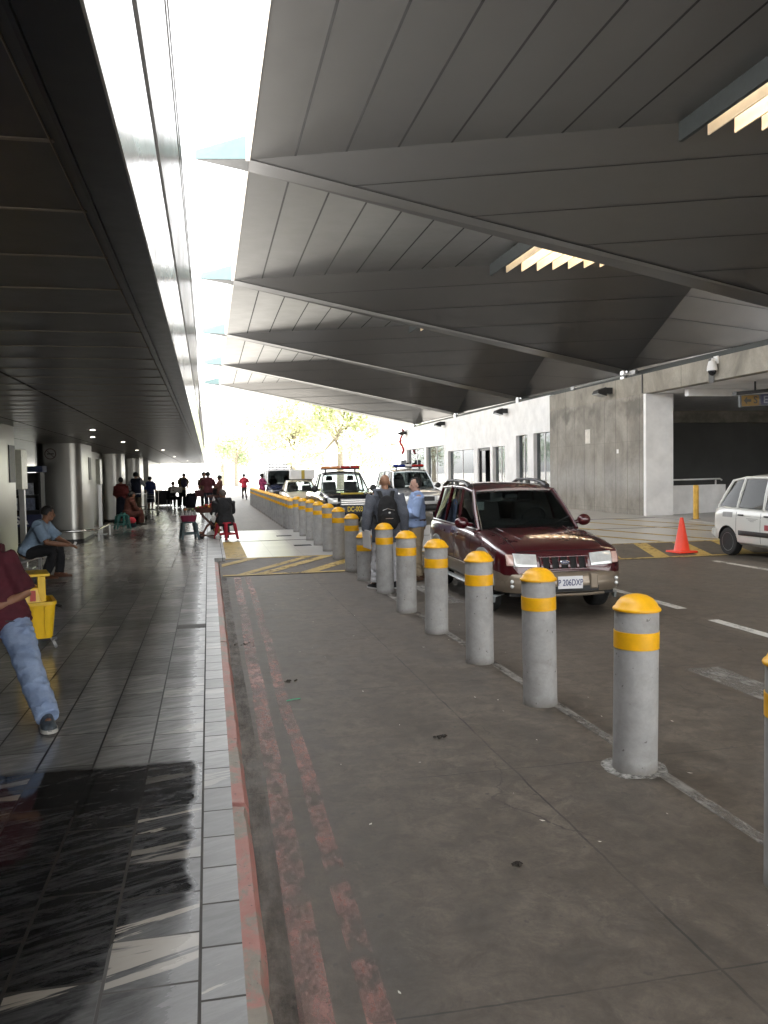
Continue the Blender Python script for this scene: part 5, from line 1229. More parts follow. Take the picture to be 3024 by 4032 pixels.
def person(label, loc, rz, J, skin, hair, top, bottom, shoes, s=1., group=None, vx=.013, near=False, belly=0., hairstyle='short', curl=.35, cat='person'):
    t = thing('person', label, cat, loc, rz, group, s)
    mb = MB(); torso(mb, J, 0, belly)
    for q in 'LR': arm(mb, J, q); hand(mb, J, q, curl); leg(mb, J, q); mb.tube([V(J['an' + q]) + V((0, 0, .02)), V(J['an' + q]) - V((0, 0, .03)), V(J['an' + q]) - V((0, 0, .03)) + V(J['ft' + q]).normalized() * .12], [.036, .036, .026], 8)
    H = V(J['head']); Mh = frame(J['hd'], J['hu']); P_ = lambda x, y, z: H + Mh @ V((x, y, z))
    mb.tube([V(J['neck']) - V((0, 0, .03)), P_(0, -.02, -.06), P_(0, -.01, 0)], [.058, .052, .055], 12)
    R3 = Mh
    mb.ell(P_(0, -.012, .030), (.073, .094, .092), R3); mb.ell(P_(0, .020, -.050), (.055, .064, .070), R3); mb.ell(P_(0, .045, -.085), (.030, .030, .025), R3); mb.ell(P_(0, .060, .012), (.052, .028, .022), R3)
    mb.tube([P_(0, .080, .022), P_(0, .098, -.012), P_(0, .106, -.028), P_(0, .080, -.036)], [.010, .012, .015, .010], 8)
    for x in (-1, 1): mb.ell(P_(x * .075, -.012, -.010), (.012, .022, .034), R3); mb.ell(P_(x * .040, .052, -.022), (.022, .022, .020), R3)
    mb.ell(P_(0, .074, -.062), (.026, .014, .012), R3)
    me = solid(mb, vx if not near else .0075, 4 if not near else 3, 'body')
    full = MB(); full.add([tuple(v.co) for v in me.vertices], [tuple(p.vertices) for p in me.polygons])
    for x in (-1, 1): full.ell(P_(x * .031, .078, .004), (.012, .008, .007), R3, 8, 6, 1); full.ell(P_(x * .032, .0825, .028), (.018, .006, .004), R3, 8, 6, 1)
    full.ell(P_(0, .087, -.063), (.022, .006, .004), R3, 8, 6, 2)
    full.build('body', [skin, m_eye, m_lip], t, smooth=180, fix=False)
    # hair
    if hairstyle != 'bald':
        hb = MB(); n, k = 28, 18
        vs = []; fs = []
        def pt(a, b, e): return P_(math.sin(a) * math.cos(b) * (.073 + e), -.012 + math.sin(a) * math.sin(b) * (.094 + e), .030 + math.cos(a) * (.092 + e))
        for j in range(k + 1):
            for i in range(n):
                a = math.pi * .86 * j / k; b = 2 * math.pi * i / n
                e = .014 + .006 * noise.noise((math.cos(b) * 2.4, math.sin(b) * 2.4, a * 2.5))
                vs.append(pt(a, b, e))
        def keep(j, i):
            a = math.pi * .86 * (j + .5) / k; b = 2 * math.pi * (i + .5) / n; f = math.sin(b)
            lim = 1.05 if f > .35 else (1.55 if f > -.1 else (2.15 if hairstyle == 'short' else 2.6))
            if hairstyle == 'receding' and f > .2: lim = .55 if abs(math.cos(b)) > .35 else .8
            return a < lim
        for j in range(k):
            for i in range(n):
                if keep(j, i): fs.append((j * n + i, j * n + (i + 1) % n, (j + 1) * n + (i + 1) % n, (j + 1) * n + i))
        hb.add(vs, fs); hm = hb.mesh('hair')
        hm = modmesh(hm, [('SOLIDIFY', dict(thickness=.016, offset=-1)), ('SMOOTH', dict(factor=.4, iterations=2))])
        link(hm, 'hair', hair, t, 60)
        if hairstyle == 'bun': mb = MB(); mb.ell(P_(0, -.11, .02), (.05, .04, .05), R3); mb.build('hair_bun', hair, t, smooth=180)
    # clothing
    for kind, m_, kw in top:
        mb = MB()
        if kind == 'shirt':
            k = kw.get('k', .016); torso(mb, J, k, belly, low=kw.get('low', -.12)); torso(mb, J, k + kw.get('hem', .012), belly, low=kw.get('low', -.12), hemonly=True)
            for q in 'LR': arm(mb, J, q, k * 1.05 + .002, kw.get('sl', 2.))
        elif kind == 'vest': torso(mb, J, kw.get('k', .03), belly, low=kw.get('low', -.1), top=False)
        elif kind == 'shawl':
            c = (V(J['shL']) + V(J['shR'])) / 2; sh = (V(J['shR']) - V(J['shL'])).normalized()
            mb.tube([c + V((0, 0, .07)), c + V((0, 0, .02)), c - V((0, 0, .12)), c - V((0, 0, .30)), c - V((0, 0, .36))], [(.07, .07), (.19, .11), (.27, .16), (.31, .19), (.30, .18)], 20, side=sh)
        elif kind == 'skirt':
            p = V(J['pel']); zb = kw.get('hem', .22)
            mb.tube([p + V((0, 0, .12)), p, V((p.x, p.y, p.z - .2)), V((p.x, p.y, (p.z + zb) / 2)), V((p.x, p.y, zb))], [(.15, .115), (.19, .15), (.20, .165), (.205, .18), (.215, .195)], 22, side=(1, 0, 0))
        ms = solid(mb, max(vx, .011) if not near else .009, 5, kind, kw.get('wob', .005), kw.get('ws', 8)); folds(ms, .006 if near else .004)
        if kw.get('band') is not None:
            for p in ms.polygons:
                for z0, z1, mi in kw['band']:
                    if z0 < p.center.z < z1: p.material_index = mi
        link(ms, {'shirt': kw.get('name', 'shirt'), 'vest': kw.get('name', 'waistcoat'), 'shawl': 'shawl', 'skirt': 'skirt'}[kind], m_, t, 180)
    if bottom:
        m_, kw = bottom; mb = MB(); k = kw.get('k', .016)
        torso2 = V(J['pel']); sh = (V(J['hiR']) - V(J['hiL'])).normalized(); up_ = (V(J['wai']) - torso2).normalized()
        mb.tube([torso2 - up_ * .08, torso2, torso2 + up_ * .09], [(.150 + k, .112 + k), (.168 + k, .122 + k), (.150 + k + belly * .4, .112 + k + belly * .6)], 20, side=sh)
        for q in 'LR': leg(mb, J, q, k, kw.get('to', 1.97), flare=kw.get('flare', .008))
        ms = solid(mb, max(vx, .011) if not near else .009, 4, 'trousers', kw.get('wob', .006), kw.get('ws', 7)); folds(ms, .007 if near else .004)
        link(ms, 'trousers', m_, t, 180)
        if kw.get('belt'):
            mb = MB(); c = torso2 + up_ * .075; rings = []
            for i in range(29):
                a = 2 * math.pi * i / 28; d = sh * ((.160 + k + belly * .4) * math.cos(a)) + sh.cross(up_) * ((.122 + k + belly * .6) * math.sin(a))
                rings.append([c + d * f + up_ * z for f, z in ((.97, -.018), (1.03, -.018), (1.03, .018), (.97, .018))])
            mb.loft(rings, cap=False); mb.build('belt', kw['belt'], t, smooth=40)
    if shoes:
        for q in 'LR': shoe(J, q, shoes[0], t, shoes[1] if len(shoes) > 1 else None)
    return t

# --- man in the maroon polo, half out of the frame on the left
J = dict(SIT, pel=(0, 0, .60), wai=(.03, .03, .74), che=(.10, .02, .93), neck=(.17, .01, 1.13), head=(.26, .04, 1.28), hd=(-.1, 1, -.1), hu=(.3, 0, 1), shL=(-.03, .01, 1.07), shR=(.35, .01, 1.07),
         elR=(.40, .07, .79), wrR=(.16, .24, .73), elL=(-.175, .06, .79), wrL=(.07, .24, .70), paR=(0, -1, 0), paL=(0, -1, 0), hdR=(-.9, .3, -.05), hdL=(.8, .4, -.1),
         hiL=(-.09, .04, .55), hiR=(.09, .04, .55), knL=(-.02, .40, .28), anL=(-.12, .76, .09), knR=(.12, .40, .28), anR=(.14, .78, .09), ftL=(-.15, 1, .12), ftR=(.25, 1, .12))
for q in ('knL', 'anL'): pass
# he faces the camera, hips back on the ledge, one leg stretched to his left
Jm = dict(J)
pm = cloth('maroon_polo', (.075, .010, .018), .25, 5)
P1 = person('man in a maroon polo and faded jeans, leaning half out of the left edge', (-1.46, 6.26, .15), rad(180), dict(Jm, hiR=(.09, .04, .55), knR=(.18, .38, .36), anR=(.22, .70, .09), hiL=(-.10, .04, .56), knL=(-.245, .385, .35), anL=(-.40, .655, .085), ftL=(-.28, 1, .05), ftR=(.1, 1, .05)), sk_brown, hair_b,
            [('shirt', pm, dict(sl=.93, k=.018, low=-.05, wob=.004, hem=.022))], (denim(), dict(k=.022, wob=.008, ws=9, flare=.016, to=2.06)), (mat('grey_trainer', (.07, .085, .10), .5, 0, .5, 22), mat('trainer_sole', (.46, .45, .41), .6)), near=True, belly=.035)
mb = MB(); 
for i, (x, z, r) in enumerate([(0, 0, .012), (.012, .008, .008), (-.012, -.006, .008), (.018, -.006, .007), (-.006, .012, .006), (.026, .002, .005)]): mb.ell((x + .04, .178, .93 - .012 + z), (r, .003, r * .8))
mb.build('chest_emblem', mat('white_thread', (.7, .62, .64), .8), P1)
mb = MB(); mb.tube([(-.06, .160, .625), (-.12, .140, .615), (-.175, .09, .60)], [(.012, .006)] * 4, 8); mb.build('belt', m_blackp, P1)
led = thing('metal_bench', 'steel ledge seat under the man in the maroon polo', 'bench', (-1.62, 6.45, .15))
mb = MB(); mb.box(-.75, .12, -.16, .22, .46, .50); mb.build('seat', m_alu, led, bevel=.01)
for x in (-.65, .0): mb = MB(); mb.box(x - .03, x + .03, -.03, .03, 0, .46); mb.build('leg', m_alu, led)

# --- seated man in the light blue shirt
sh_blue = cloth('light_blue_shirt', (.24, .33, .44), .15, 6)
J2 = dict(SIT, pel=(0, 0, .46), wai=(0, .07, .58), che=(0, .16, .74), neck=(0, .25, .90), head=(0, .33, 1.045), hd=(-.5, .85, -.15), shL=(-.185, .22, .86), shR=(.185, .22, .86),
          elL=(-.20, .42, .62), elR=(.20, .36, .60), wrL=(-.10, .62, .55), wrR=(.03, .64, .54), paL=(.4, 0, -1), paR=(-.4, 0, -1), hiL=(-.09, .02, .44), hiR=(.09, .02, .44), knL=(-.13, .46, .47), knR=(.13, .46, .48), anL=(-.13, .43, .09), anR=(.12, .30, .09))
P2 = person('seated man in a light blue shirt holding something white, beside the left pier', (-2.83, 14.0, .15), rad(-98), J2, sk_brown, hair_b, [('shirt', sh_blue, dict(sl=.85, k=.027, low=-.05, wob=.006))], (cloth('black_trousers', (.012, .012, .014)), dict(k=.018)), (mat('brown_shoe', (.10, .04, .022), .4),), near=True, hairstyle='short')
mb = MB(); mb.box(-.02, .02, -.005, .005, -.03, .03); o = mb.build('cigarette_packet', m_white, bevel=.003); o.location = (-2.13, 14.06, .70); o.rotation_euler = (.4, .3, .5); tag(o, 'small white packet in the hands of the seated man', 'packet')
bn = thing('waiting_bench', 'low bench with white legs under the man in light blue', 'bench', (-2.95, 14.1, .15), rad(-98))
mb = MB(); mb.box(-.55, .55, -.25, .18, .30, .345); mb.build('seat', m_alu, bn, bevel=.01)
for x in (-.45, .45): 
    for y in (-.2, .13): mb = MB(); mb.box(x - .02, x + .02, y - .02, y + .02, 0, .30); mb.build('leg', m_white, bn)

# --- man with the black backpack
m_blz = mat('check_blazer', (.115, .125, .15), .9, 0, .45, 130, .3, 60)
J3 = dict(STAND, hd=(.10, 1, -.05), head=(.0, .01, 1.60), elL=(-.27, -.03, 1.13), elR=(.27, -.03, 1.13), wrL=(-.30, .03, .87), wrR=(.29, .04, .87), anL=(-.17, -.02, .085), knL=(-.14, .02, .5), anR=(.15, -.02, .085), knR=(.13, .02, .5), ftL=(-.5, 1, 0), ftR=(.4, 1, 0))
P3 = person('bald man in a grey check blazer and white trousers, seen from behind', (2.60, 12.22, 0), rad(-4), J3, sk_tan, hair_b, [('shirt', m_blz, dict(sl=1.96, k=.036, low=-.24, wob=.007, name='blazer'))], (cloth('white_trousers', (.60, .60, .62), .08), dict(k=.02)), (mat('black_canvas', (.015, .015, .017), .8), m_white), near=True, hairstyle='bald')
bk = thing('backpack', 'black backpack with two shoulder straps on the man in the grey blazer', 'backpack', (2.585, 12.06, 0), rad(-4))
mb = MB(); mb.tube([(0, -.10, .92), (0, -.12, .98), (0, -.13, 1.12), (0, -.11, 1.28), (0, -.08, 1.38), (0, -.06, 1.40)], [(.12, .06), (.155, .10), (.16, .11), (.14, .09), (.10, .06), (.05, .03)], 18, side=(1, 0, 0)); mb.tube([(0, -.20, .95), (0, -.22, 1.02), (0, -.22, 1.14), (0, -.19, 1.18)], [(.10, .03), (.12, .04), (.11, .035), (.08, .02)], 14, side=(1, 0, 0))
m_bp = cloth('backpack_fabric', (.010, .010, .011)); link(solid(mb, .010, 4, 'sack', .005, 9), 'sack', m_bp, bk, 180)
for s in (-1, 1):
    mb = MB(); mb.tube([(s * .07, -.06, 1.36), (s * .10, .02, 1.475), (s * .13, .12, 1.47), (s * .145, .185, 1.36), (s * .17, .16, 1.15), (s * .18, .0, 1.02), (s * .14, -.08, 1.0)], [(.03, .01)] * 7, 10, side=(1, 0, 0)); mb.build('strap', m_bp, bk, smooth=60)
mb = MB(); mb.tube([(-.09, -.24, 1.20), (-.02, -.236, 1.225), (.09, -.225, 1.20)], .004, 6); mb.tube([(-.05, -.26, 1.08), (.06, -.26, 1.08)], .004, 6); mb.build('zip', m_alu, bk); mb = MB(); mb.ell((.01, -.245, 1.165), (.018, .006, .013)); mb.build('badge', m_white, bk)
mb = MB(); mb.box(-.012, .012, -.11, .11, -.15, .13); o = mb.build('paper_folder', m_white, bevel=.002); o.location = (2.30, 12.19, .77); o.rotation_euler = (.1, -.1, .3); tag(o, 'white folder held low in the left hand of the backpack man', 'folder')

# --- man in the blue shirt with folded arms
sh_sky = cloth('sky_blue_shirt', (.34, .45, .70), .10, 6)
J4 = dict(STAND, hd=(-.25, 1, -.02), elL=(-.25, .05, 1.12), elR=(.25, .05, 1.12), wrL=(.06, .22, 1.16), wrR=(-.06, .26, 1.10), paL=(0, -1, 0), paR=(0, -1, 0), hdL=(1, .1, .25), hdR=(-1, .1, .1), anL=(-.12, 0, .085), anR=(.12, -.06, .085))
P4 = person('man in a light blue shirt and khaki trousers with folded arms by the maroon car', (3.27, 12.95, 0), rad(84), J4, sk_fair, hair_b, [('shirt', sh_sky, dict(sl=1.9, k=.033, low=-.03, wob=.006))], (cloth('khaki_trousers', (.40, .31, .20), .12), dict(k=.022, belt=mat('brown_belt', (.05, .02, .015), .5))), (mat('tan_shoe', (.12, .06, .03), .5),), near=True, belly=.03, s=.96, hairstyle='receding')

# --- people farther along the pavement
m_navy = cloth('navy_cloth', (.014, .018, .035)); m_char = cloth('charcoal_cloth', (.018, .018, .02)); m_shoe = mat('dark_shoe', (.015, .012, .011), .5)
m_redsh = cloth('red_shawl', (.17, .03, .028)); m_skirtn = cloth('dark_skirt', (.014, .016, .030))
WALK = dict(STAND, knL=(-.09, .16, .50), anL=(-.09, .20, .10), knR=(.09, .02, .50), anR=(.10, -.26, .15), ftR=(.05, 1, -.55))
FR = dict(vx=.017)
person('woman in a red shawl and long dark skirt walking away along the pavement', (-2.97, 30.0, .15), rad(-8), dict(WALK, wrL=(-.2, .1, .95), wrR=(.2, .1, .95), knR=(.06, 0, .48), anR=(.12, -.22, .14), head=(0, .01, 1.60)), sk_brown, hair_b, [('shirt', m_redsh, dict(sl=1.5, name='blouse')), ('shawl', m_redsh, {}), ('skirt', m_skirtn, dict(hem=.21))], None, (mat('sandal', (.16, .08, .045), .6),), s=.93, hairstyle='bun', **FR)
person('man in a navy waistcoat and olive trousers with his hand at his ear', (-2.80, 34.0, .15), rad(-12), dict(STAND, elR=(.33, .06, 1.22), wrR=(.12, .06, 1.56), anL=(-.14, -.04, .085), anR=(.14, .02, .085), ftR=(.6, 1, 0)), sk_tan, hair_b, [('shirt', cloth('pale_shirt', (.42, .42, .46)), dict(sl=1.9)), ('vest', m_navy, dict(k=.035, low=-.16))], (cloth('olive_trousers', (.13, .105, .07)), dict(k=.024)), (m_shoe,), s=1.03, **FR)
sb = thing('shoulder_bag', 'dark shoulder bag at the hip of the man in the navy waistcoat', 'bag', (-3.06, 33.92, .15)); mb = MB(); mb.hexa([V((-.17, -.06, .78)), V((.17, -.06, .78)), V((.17, .06, .78)), V((-.17, .06, .78))], [V((-.15, -.04, 1.08)), V((.15, -.04, 1.08)), V((.15, .04, 1.08)), V((-.15, .04, 1.08))]); mb.build('pouch', m_char, sb, bevel=.03); mb = MB(); mb.tube([(-.13, 0, 1.07), (.0, .02, 1.35), (.13, 0, 1.07)], .012, 6); mb.build('strap', m_char, sb)
m_str = cloth('striped_skirt', (.03, .035, .05)); m_pal = cloth('pale_stripe', (.30, .31, .33))
person('woman in a royal blue top and striped skirt beyond the navy waistcoat man', (-2.73, 41.0, .15), rad(-10), dict(STAND, wrR=(.27, .16, .95), knL=(-.09, .06, .5), anL=(-.11, .10, .085), anR=(.11, -.14, .11)), sk_brown, hair_b, [('shirt', cloth('royal_blue_top', (.025, .035, .12)), dict(sl=1.2, k=.03, low=-.10, name='blouse')), ('skirt', [m_str, m_pal], dict(hem=.42, band=[(.62, .65, 1), (.74, .77, 1), (.84, .87, 1)]))], None, (m_shoe,), s=.93, **FR)
person('seated woman in brown wrap behind the narrow cream post panel', (-2.62, 28.3, .15), rad(-60), dict(SIT, pel=(0, 0, .42), wai=(0, .03, .55), che=(0, .08, .72), neck=(0, .11, .88), head=(0, .17, 1.01), shL=(-.17, .09, .83), shR=(.17, .09, .83), elL=(-.2, .15, .6), elR=(.2, .15, .6), wrL=(-.1, .35, .55), wrR=(.1, .35, .55), hiL=(-.09, .02, .40), hiR=(.09, .02, .40), knL=(-.12, .42, .42), knR=(.12, .42, .42)), sk_brown, hair_b, [('shirt', cloth('rust_wrap', (.09, .028, .018), .5, 12), dict(sl=1.8, k=.035, low=-.1, name='wrap'))], (cloth('rust_skirt', (.075, .022, .016), .5, 12), dict(k=.05)), (m_shoe,), hairstyle='bun', **FR)
bb = thing('red_bundle', 'bright red and blue bundle on the floor by the seated woman', 'bag', (-2.43, 27.5, .15)); mb = MB(); mb.ell((0, 0, .22), (.13, .12, .11)); link(solid(mb, .012, 3, 'cloth', .012, 8), 'cloth', cloth('bright_red_cloth', (.55, .04, .06)), bb, 180); mb = MB(); mb.ell((0, 0, .075), (.15, .13, .075)); link(solid(mb, .012, 3, 'base', .008, 8), 'base', m_navy, bb, 180)
person('seated man reading a newspaper at the far end of the pavement', (-1.83, 44.2, .15), rad(-150), dict(SIT, elL=(-.24, .16, .80), elR=(.24, .16, .80), wrL=(-.22, .36, .86), wrR=(.22, .36, .86)), sk_brown, hair_b, [('shirt', m_char, dict(sl=1.9, k=.03, low=-.05))], (m_char, {}), (m_shoe,), **FR)
mb = MB(); mb.add([V((-.33, 0, 0)), V((0, .05, 0)), V((.33, 0, 0)), V((.33, -.03, .30)), V((0, .02, .33)), V((-.33, -.03, .30))], [(0, 1, 4, 5), (1, 2, 3, 4)]); me = modmesh(mb.mesh('newspaper'), [('SOLIDIFY', dict(thickness=.006))]); o = link(me, 'newspaper', mat('newsprint', (.62, .60, .56), .8, 0, .25, 30)); o.location = (-1.64, 43.87, .92); o.rotation_euler = (-.35, 0, rad(-150)); tag(o, 'open newspaper in the hands of the far seated man', 'newspaper')
ch = thing('plain_chair', 'plain chair under the man reading the newspaper', 'chair', (-1.86, 44.25, .15), rad(-150)); mb = MB(); mb.box(-.22, .22, -.22, .2, .38, .42); mb.build('seat', m_blackp, ch); mb = MB(); mb.box(-.22, .22, -.25, -.22, .42, .85); mb.build('backrest', m_blackp, ch)
for x in (-.2, .2):
    for y in (-.2, .17): mb = MB(); mb.box(x - .015, x + .015, y - .015, y + .015, 0, .38); mb.build('leg', m_alu, ch)
person('stooping man in a mustard shirt bending over his wheeled suitcase', (-1.36, 44.4, .15), rad(-20), dict(STAND, wai=(0, .04, 1.08), che=(.0, .12, 1.25), neck=(0, .20, 1.40), head=(0, .30, 1.53), hd=(0, 1, -.45), shL=(-.18, .17, 1.36), shR=(.18, .17, 1.36), elL=(-.22, .20, 1.10), elR=(.22, .16, 1.10), wrL=(-.2, .30, .88), wrR=(.22, .12, .86)), sk_tan, hair_g, [('shirt', cloth('mustard_shirt', (.30, .24, .10)), dict(sl=.9, k=.025))], (m_char, dict(k=.03)), (m_shoe,), s=1.06, **FR)
bk2 = thing('rucksack', 'purple grey rucksack on the back of the man in the mustard shirt', 'backpack', (-1.22, 44.32, .15), rad(-20)); mb = MB(); mb.ell((.02, -.10, 1.26), (.17, .14, .25)); link(solid(mb, .014, 3, 'sack', .008, 8), 'sack', cloth('purple_pack', (.09, .08, .13)), bk2, 180)
for s in (-1, 1): mb = MB(); mb.tube([(s * .1, .0, 1.42), (s * .13, .12, 1.45), (s * .14, .24, 1.36), (s * .15, .2, 1.2)], .018, 6); mb.build('strap', m_char, bk2)
def suitcase(label, x, y, z, rz, sx, sy, sz, m, tilt=0):
    t = thing('suitcase', label, 'suitcase', (x, y, z), rz); t.rotation_euler = (tilt, 0, rz)
    mb = MB(); mb.box(-sx, sx, -sy, sy, .05, sz); mb.build('shell', m, t, bevel=.035, seg=3); mb = MB()
    mb.tube([(-.1, 0, sz), (-.1, 0, sz + .3), (.1, 0, sz + .3), (.1, 0, sz)], .012, 6); mb.build('handle', m_blackp, t)
    for sx_ in (-1, 1): mb = MB(); mb.lathe([(.035, -.015), (.035, .015)], 12, M=Matrix.Translation((sx_ * sx * .8, 0, .035)) @ Matrix.Rotation(rad(90), 4, 'Y')); mb.build('wheel', m_black, t)
suitcase('large dark purple suitcase tilted beside the man in the mustard shirt', -.98, 44.2, .15, rad(20), .25, .16, .78, cloth('suitcase_purple', (.05, .045, .07)), .55)
suitcase('large black suitcase standing near the steel end panel', -2.45, 47.5, .15, rad(10), .45, .2, .85, m_char)
def trolley(label, x, y, rz):
    t = thing('luggage_trolley', label, 'trolley', (x, y, .15), rz)
    mb = MB(); mb.tube([(-.25, -.4, .2), (.25, -.4, .2), (.25, .45, .2), (-.25, .45, .2), (-.25, -.4, .2)], .02, 6); mb.tube([(-.25, -.4, .2), (-.25, -.48, .98), (.25, -.48, .98), (.25, -.4, .2)], .02, 6); mb.tube([(-.25, -.42, .5), (.25, -.42, .5)], .015, 6); mb.build('frame', m_chrome, t)
    for px, py in ((-.25, -.35), (.25, -.35), (0, .4)): mb = MB(); mb.lathe([(.08, -.02), (.08, .02)], 14, M=Matrix.Translation((px, py, .08)) @ Matrix.Rotation(rad(90), 4, 'Y')); mb.build('wheel', m_black, t)
trolley('polished luggage trolley just beyond the woman in the red shawl', -2.66, 32.3, .3); trolley('luggage trolley with dark bag beyond the khaki trousers man', -2.5, 36.6, .4)
person('man in a maroon shirt carrying a square basket beyond the fruit stall', (-.02, 38.0, .15), rad(5), dict(STAND, elL=(-.30, .02, 1.16), wrL=(-.36, .10, 1.02), elR=(.27, .06, 1.14), wrR=(.30, .26, 1.05)), sk_brown, hair_b, [('shirt', cloth('maroon_shirt', (.10, .022, .028)), dict(sl=.95, k=.03))], (m_navy, {}), (m_shoe,), s=1.02, **FR)
sbk = thing('square_basket', 'square dark red basket with a tall handle held by the maroon shirt man', 'basket', (-.42, 38.1, .15)); mb = MB(); mb.hexa([V((-.17, -.14, .68)), V((.17, -.14, .68)), V((.17, .14, .68)), V((-.17, .14, .68))], [V((-.21, -.17, .97)), V((.21, -.17, .97)), V((.21, .17, .97)), V((-.21, .17, .97))]); mb.build('box', cloth('basket_red', (.10, .035, .04), .4, 30), sbk, bevel=.015); mb = MB(); mb.tube([(-.10, 0, .96), (-.10, 0, 1.12), (0, 0, 1.19), (.10, 0, 1.12), (.10, 0, .96)], .014, 6); mb.build('handle', m_navy, sbk)
person('person in a tan shirt half hidden behind the maroon shirt man', (-.20, 39.6, .15), rad(170), STAND, sk_tan, hair_b, [('shirt', cloth('tan_shirt', (.24, .15, .09)), dict(sl=.95, k=.03))], (m_char, {}), (m_shoe,), s=1.02, **FR)
J9 = dict(STAND, elL=(-.24, .12, 1.16), wrL=(-.14, .36, 1.10), elR=(.24, .10, 1.15), wrR=(.12, .34, 1.08))
P9 = person('youth in a peaked cap and brown shirt facing left beyond the stall', (.49, 38.2, .15), rad(80), J9, sk_brown, hair_b, [('shirt', cloth('rust_brown_shirt', (.15, .065, .05)), dict(sl=.9, k=.028))], (m_navy, {}), (m_shoe,), s=.93, **FR)
mb = MB(); mb.ell((0, .0, 1.665), (.088, .105, .07)); mb.ell((0, .13, 1.645), (.07, .085, .012)); mb.build('cap', m_char, P9, smooth=60)
person('child in dark clothes standing between the maroon shirt man and the capped youth', (.27, 38.6, .15), rad(30), STAND, sk_brown, hair_b, [('shirt', m_char, dict(sl=1.5, k=.03))], (m_char, {}), (m_shoe,), s=.70, **FR)
person('man in a bright red shirt and grey trousers walking away down the road', (2.48, 60.0, 0), rad(0), dict(WALK, anR=(.14, -.12, .1), ftR=(.05, 1, -.2), elR=(.30, .10, 1.16), wrR=(.34, .34, 1.12), elL=(-.28, .05, 1.15), wrL=(-.15, .25, 1.1)), sk_brown, hair_b, [('shirt', cloth('bright_red_shirt', (.50, .035, .06)), dict(sl=.9, k=.03))], (cloth('grey_trousers', (.075, .065, .07)), {}), (m_shoe,), s=1.06, **FR)
person('man in a magenta check shirt standing by the passenger van', (2.86, 45.6, 0), rad(-70), dict(STAND, elR=(.24, .10, 1.16), wrR=(.16, .36, 1.15)), sk_brown, hair_b, [('shirt', mat('magenta_check', (.36, .05, .14), .9, 0, .6, 28), dict(sl=.9, k=.03))], (m_char, {}), (m_shoe,), s=1.05, **FR)
person('officer in dark uniform left of the blue shirted one, beyond the pickup', (8.88, 40.6, 0), rad(-30), STAND, sk_brown, hair_b, [('shirt', m_navy, dict(sl=.9, k=.03))], (m_char, {}), (m_shoe,), s=1.02, **FR)
person('person in a turquoise top between the two dark uniformed officers', (9.35, 42.2, 0), rad(170), STAND, sk_fair, hair_g, [('shirt', cloth('turquoise_top', (.10, .30, .42)), dict(sl=.9, k=.03))], (m_char, {}), (m_shoe,), s=1.08, **FR)
Po = person('officer in dark uniform and cap nearest the silver wagon', (9.32, 40.4, 0), rad(40), dict(STAND, elL=(-.25, .1, 1.16), wrL=(-.14, .32, 1.12)), sk_brown, hair_b, [('shirt', cloth('officer_shirt', (.05, .045, .06)), dict(sl=.9, k=.03)), ('vest', m_char, dict(k=.04))], (m_char, {}), (m_shoe,), s=1.10, **FR)
mb = MB(); mb.ell((0, .0, 1.675), (.088, .108, .06)); mb.ell((0, .12, 1.65), (.07, .08, .012)); mb.build('cap', mat('officer_cap', (.06, .07, .10), .7), Po, smooth=60)

# ------------------------------------------------------------------ street vendor's stall
VJ = dict(SIT, pel=(0, 0, .48), wai=(0, .04, .62), che=(0, .09, .82), neck=(0, .14, 1.0), head=(0, .20, 1.145), hd=(-.5, 1, -.2), shL=(-.19, .12, .95), shR=(.19, .12, .95), elL=(-.25, .22, .70), elR=(.24, .20, .70), wrL=(-.18, .42, .66), wrR=(.14, .42, .64), knL=(-.19, .40, .47), knR=(.14, .42, .47), anL=(-.20, .34, .09), anR=(.10, .20, .09))
person('vendor in a dark jacket sitting on the red stool with back to the camera', (.41, 21.55, .12), rad(20), VJ, sk_brown, hair_g, [('shirt', m_char, dict(sl=1.95, k=.045, low=-.12, wob=.010, name='jacket'))], (cloth('dark_trousers', (.022, .022, .026)), dict(k=.03)), (m_shoe,), vx=.013, hairstyle='long')
def stool(label, x, y, z, col, rz):
    t = thing('plastic_stool', label, 'stool', (x, y, z), rz, 'plastic stools')
    mb = MB(); p = rounded(-.15, .15, -.15, .15, .04, 4); q = rounded(-.165, .165, -.165, .165, .04, 4)
    mb.hexa([V((*a, .41)) for a in q], [V((*a, .445)) for a in p]); mb.build('seat', col, t, bevel=.005)
    for sx in (-1, 1):
        for sy in (-1, 1):
            mb = MB(); a0 = .205; a1 = .145
            mb.hexa([V((sx * a0 + dx, sy * a0 + dy, 0)) for dx, dy in ((-.025, -.025), (.025, -.025), (.025, .025), (-.025, .025))], [V((sx * a1 + dx, sy * a1 + dy, .41)) for dx, dy in ((-.035, -.035), (.035, -.035), (.035, .035), (-.035, .035))]); mb.build('leg', col, t, bevel=.006)
    mb = MB()
    for i in range(4):
        M0 = Matrix.Rotation(rad(90) * i, 4, 'Z'); mb.box(-.165, .165, .175, .195, .12, .165, M=M0)
    mb.build('brace', col, t)
    return t
m_teals = mat('grey_teal_plastic', (.045, .085, .095), .5); m_reds = mat('red_plastic', (.42, .02, .04), .42); m_grn = mat('green_teal_plastic', (.02, .16, .14), .45)
stool('grey teal plastic stool carrying the maroon tub of bottles', -.52, 21.7, .15, m_teals, .2)
stool('red plastic stool under the vendor in the dark jacket', .41, 21.5, .12, m_reds, .75)
stool('green plastic stool beside the seated woman near the no smoking pier', -2.66, 26.9, .15, m_grn, .3); stool('green plastic stool under the seated woman in the brown wrap', -2.66, 28.3, .15, m_grn, .5)
tb = thing('bottle_tub', 'maroon plastic tub on the grey teal stool, full of bottles', 'tub', (-.52, 21.7, .596))
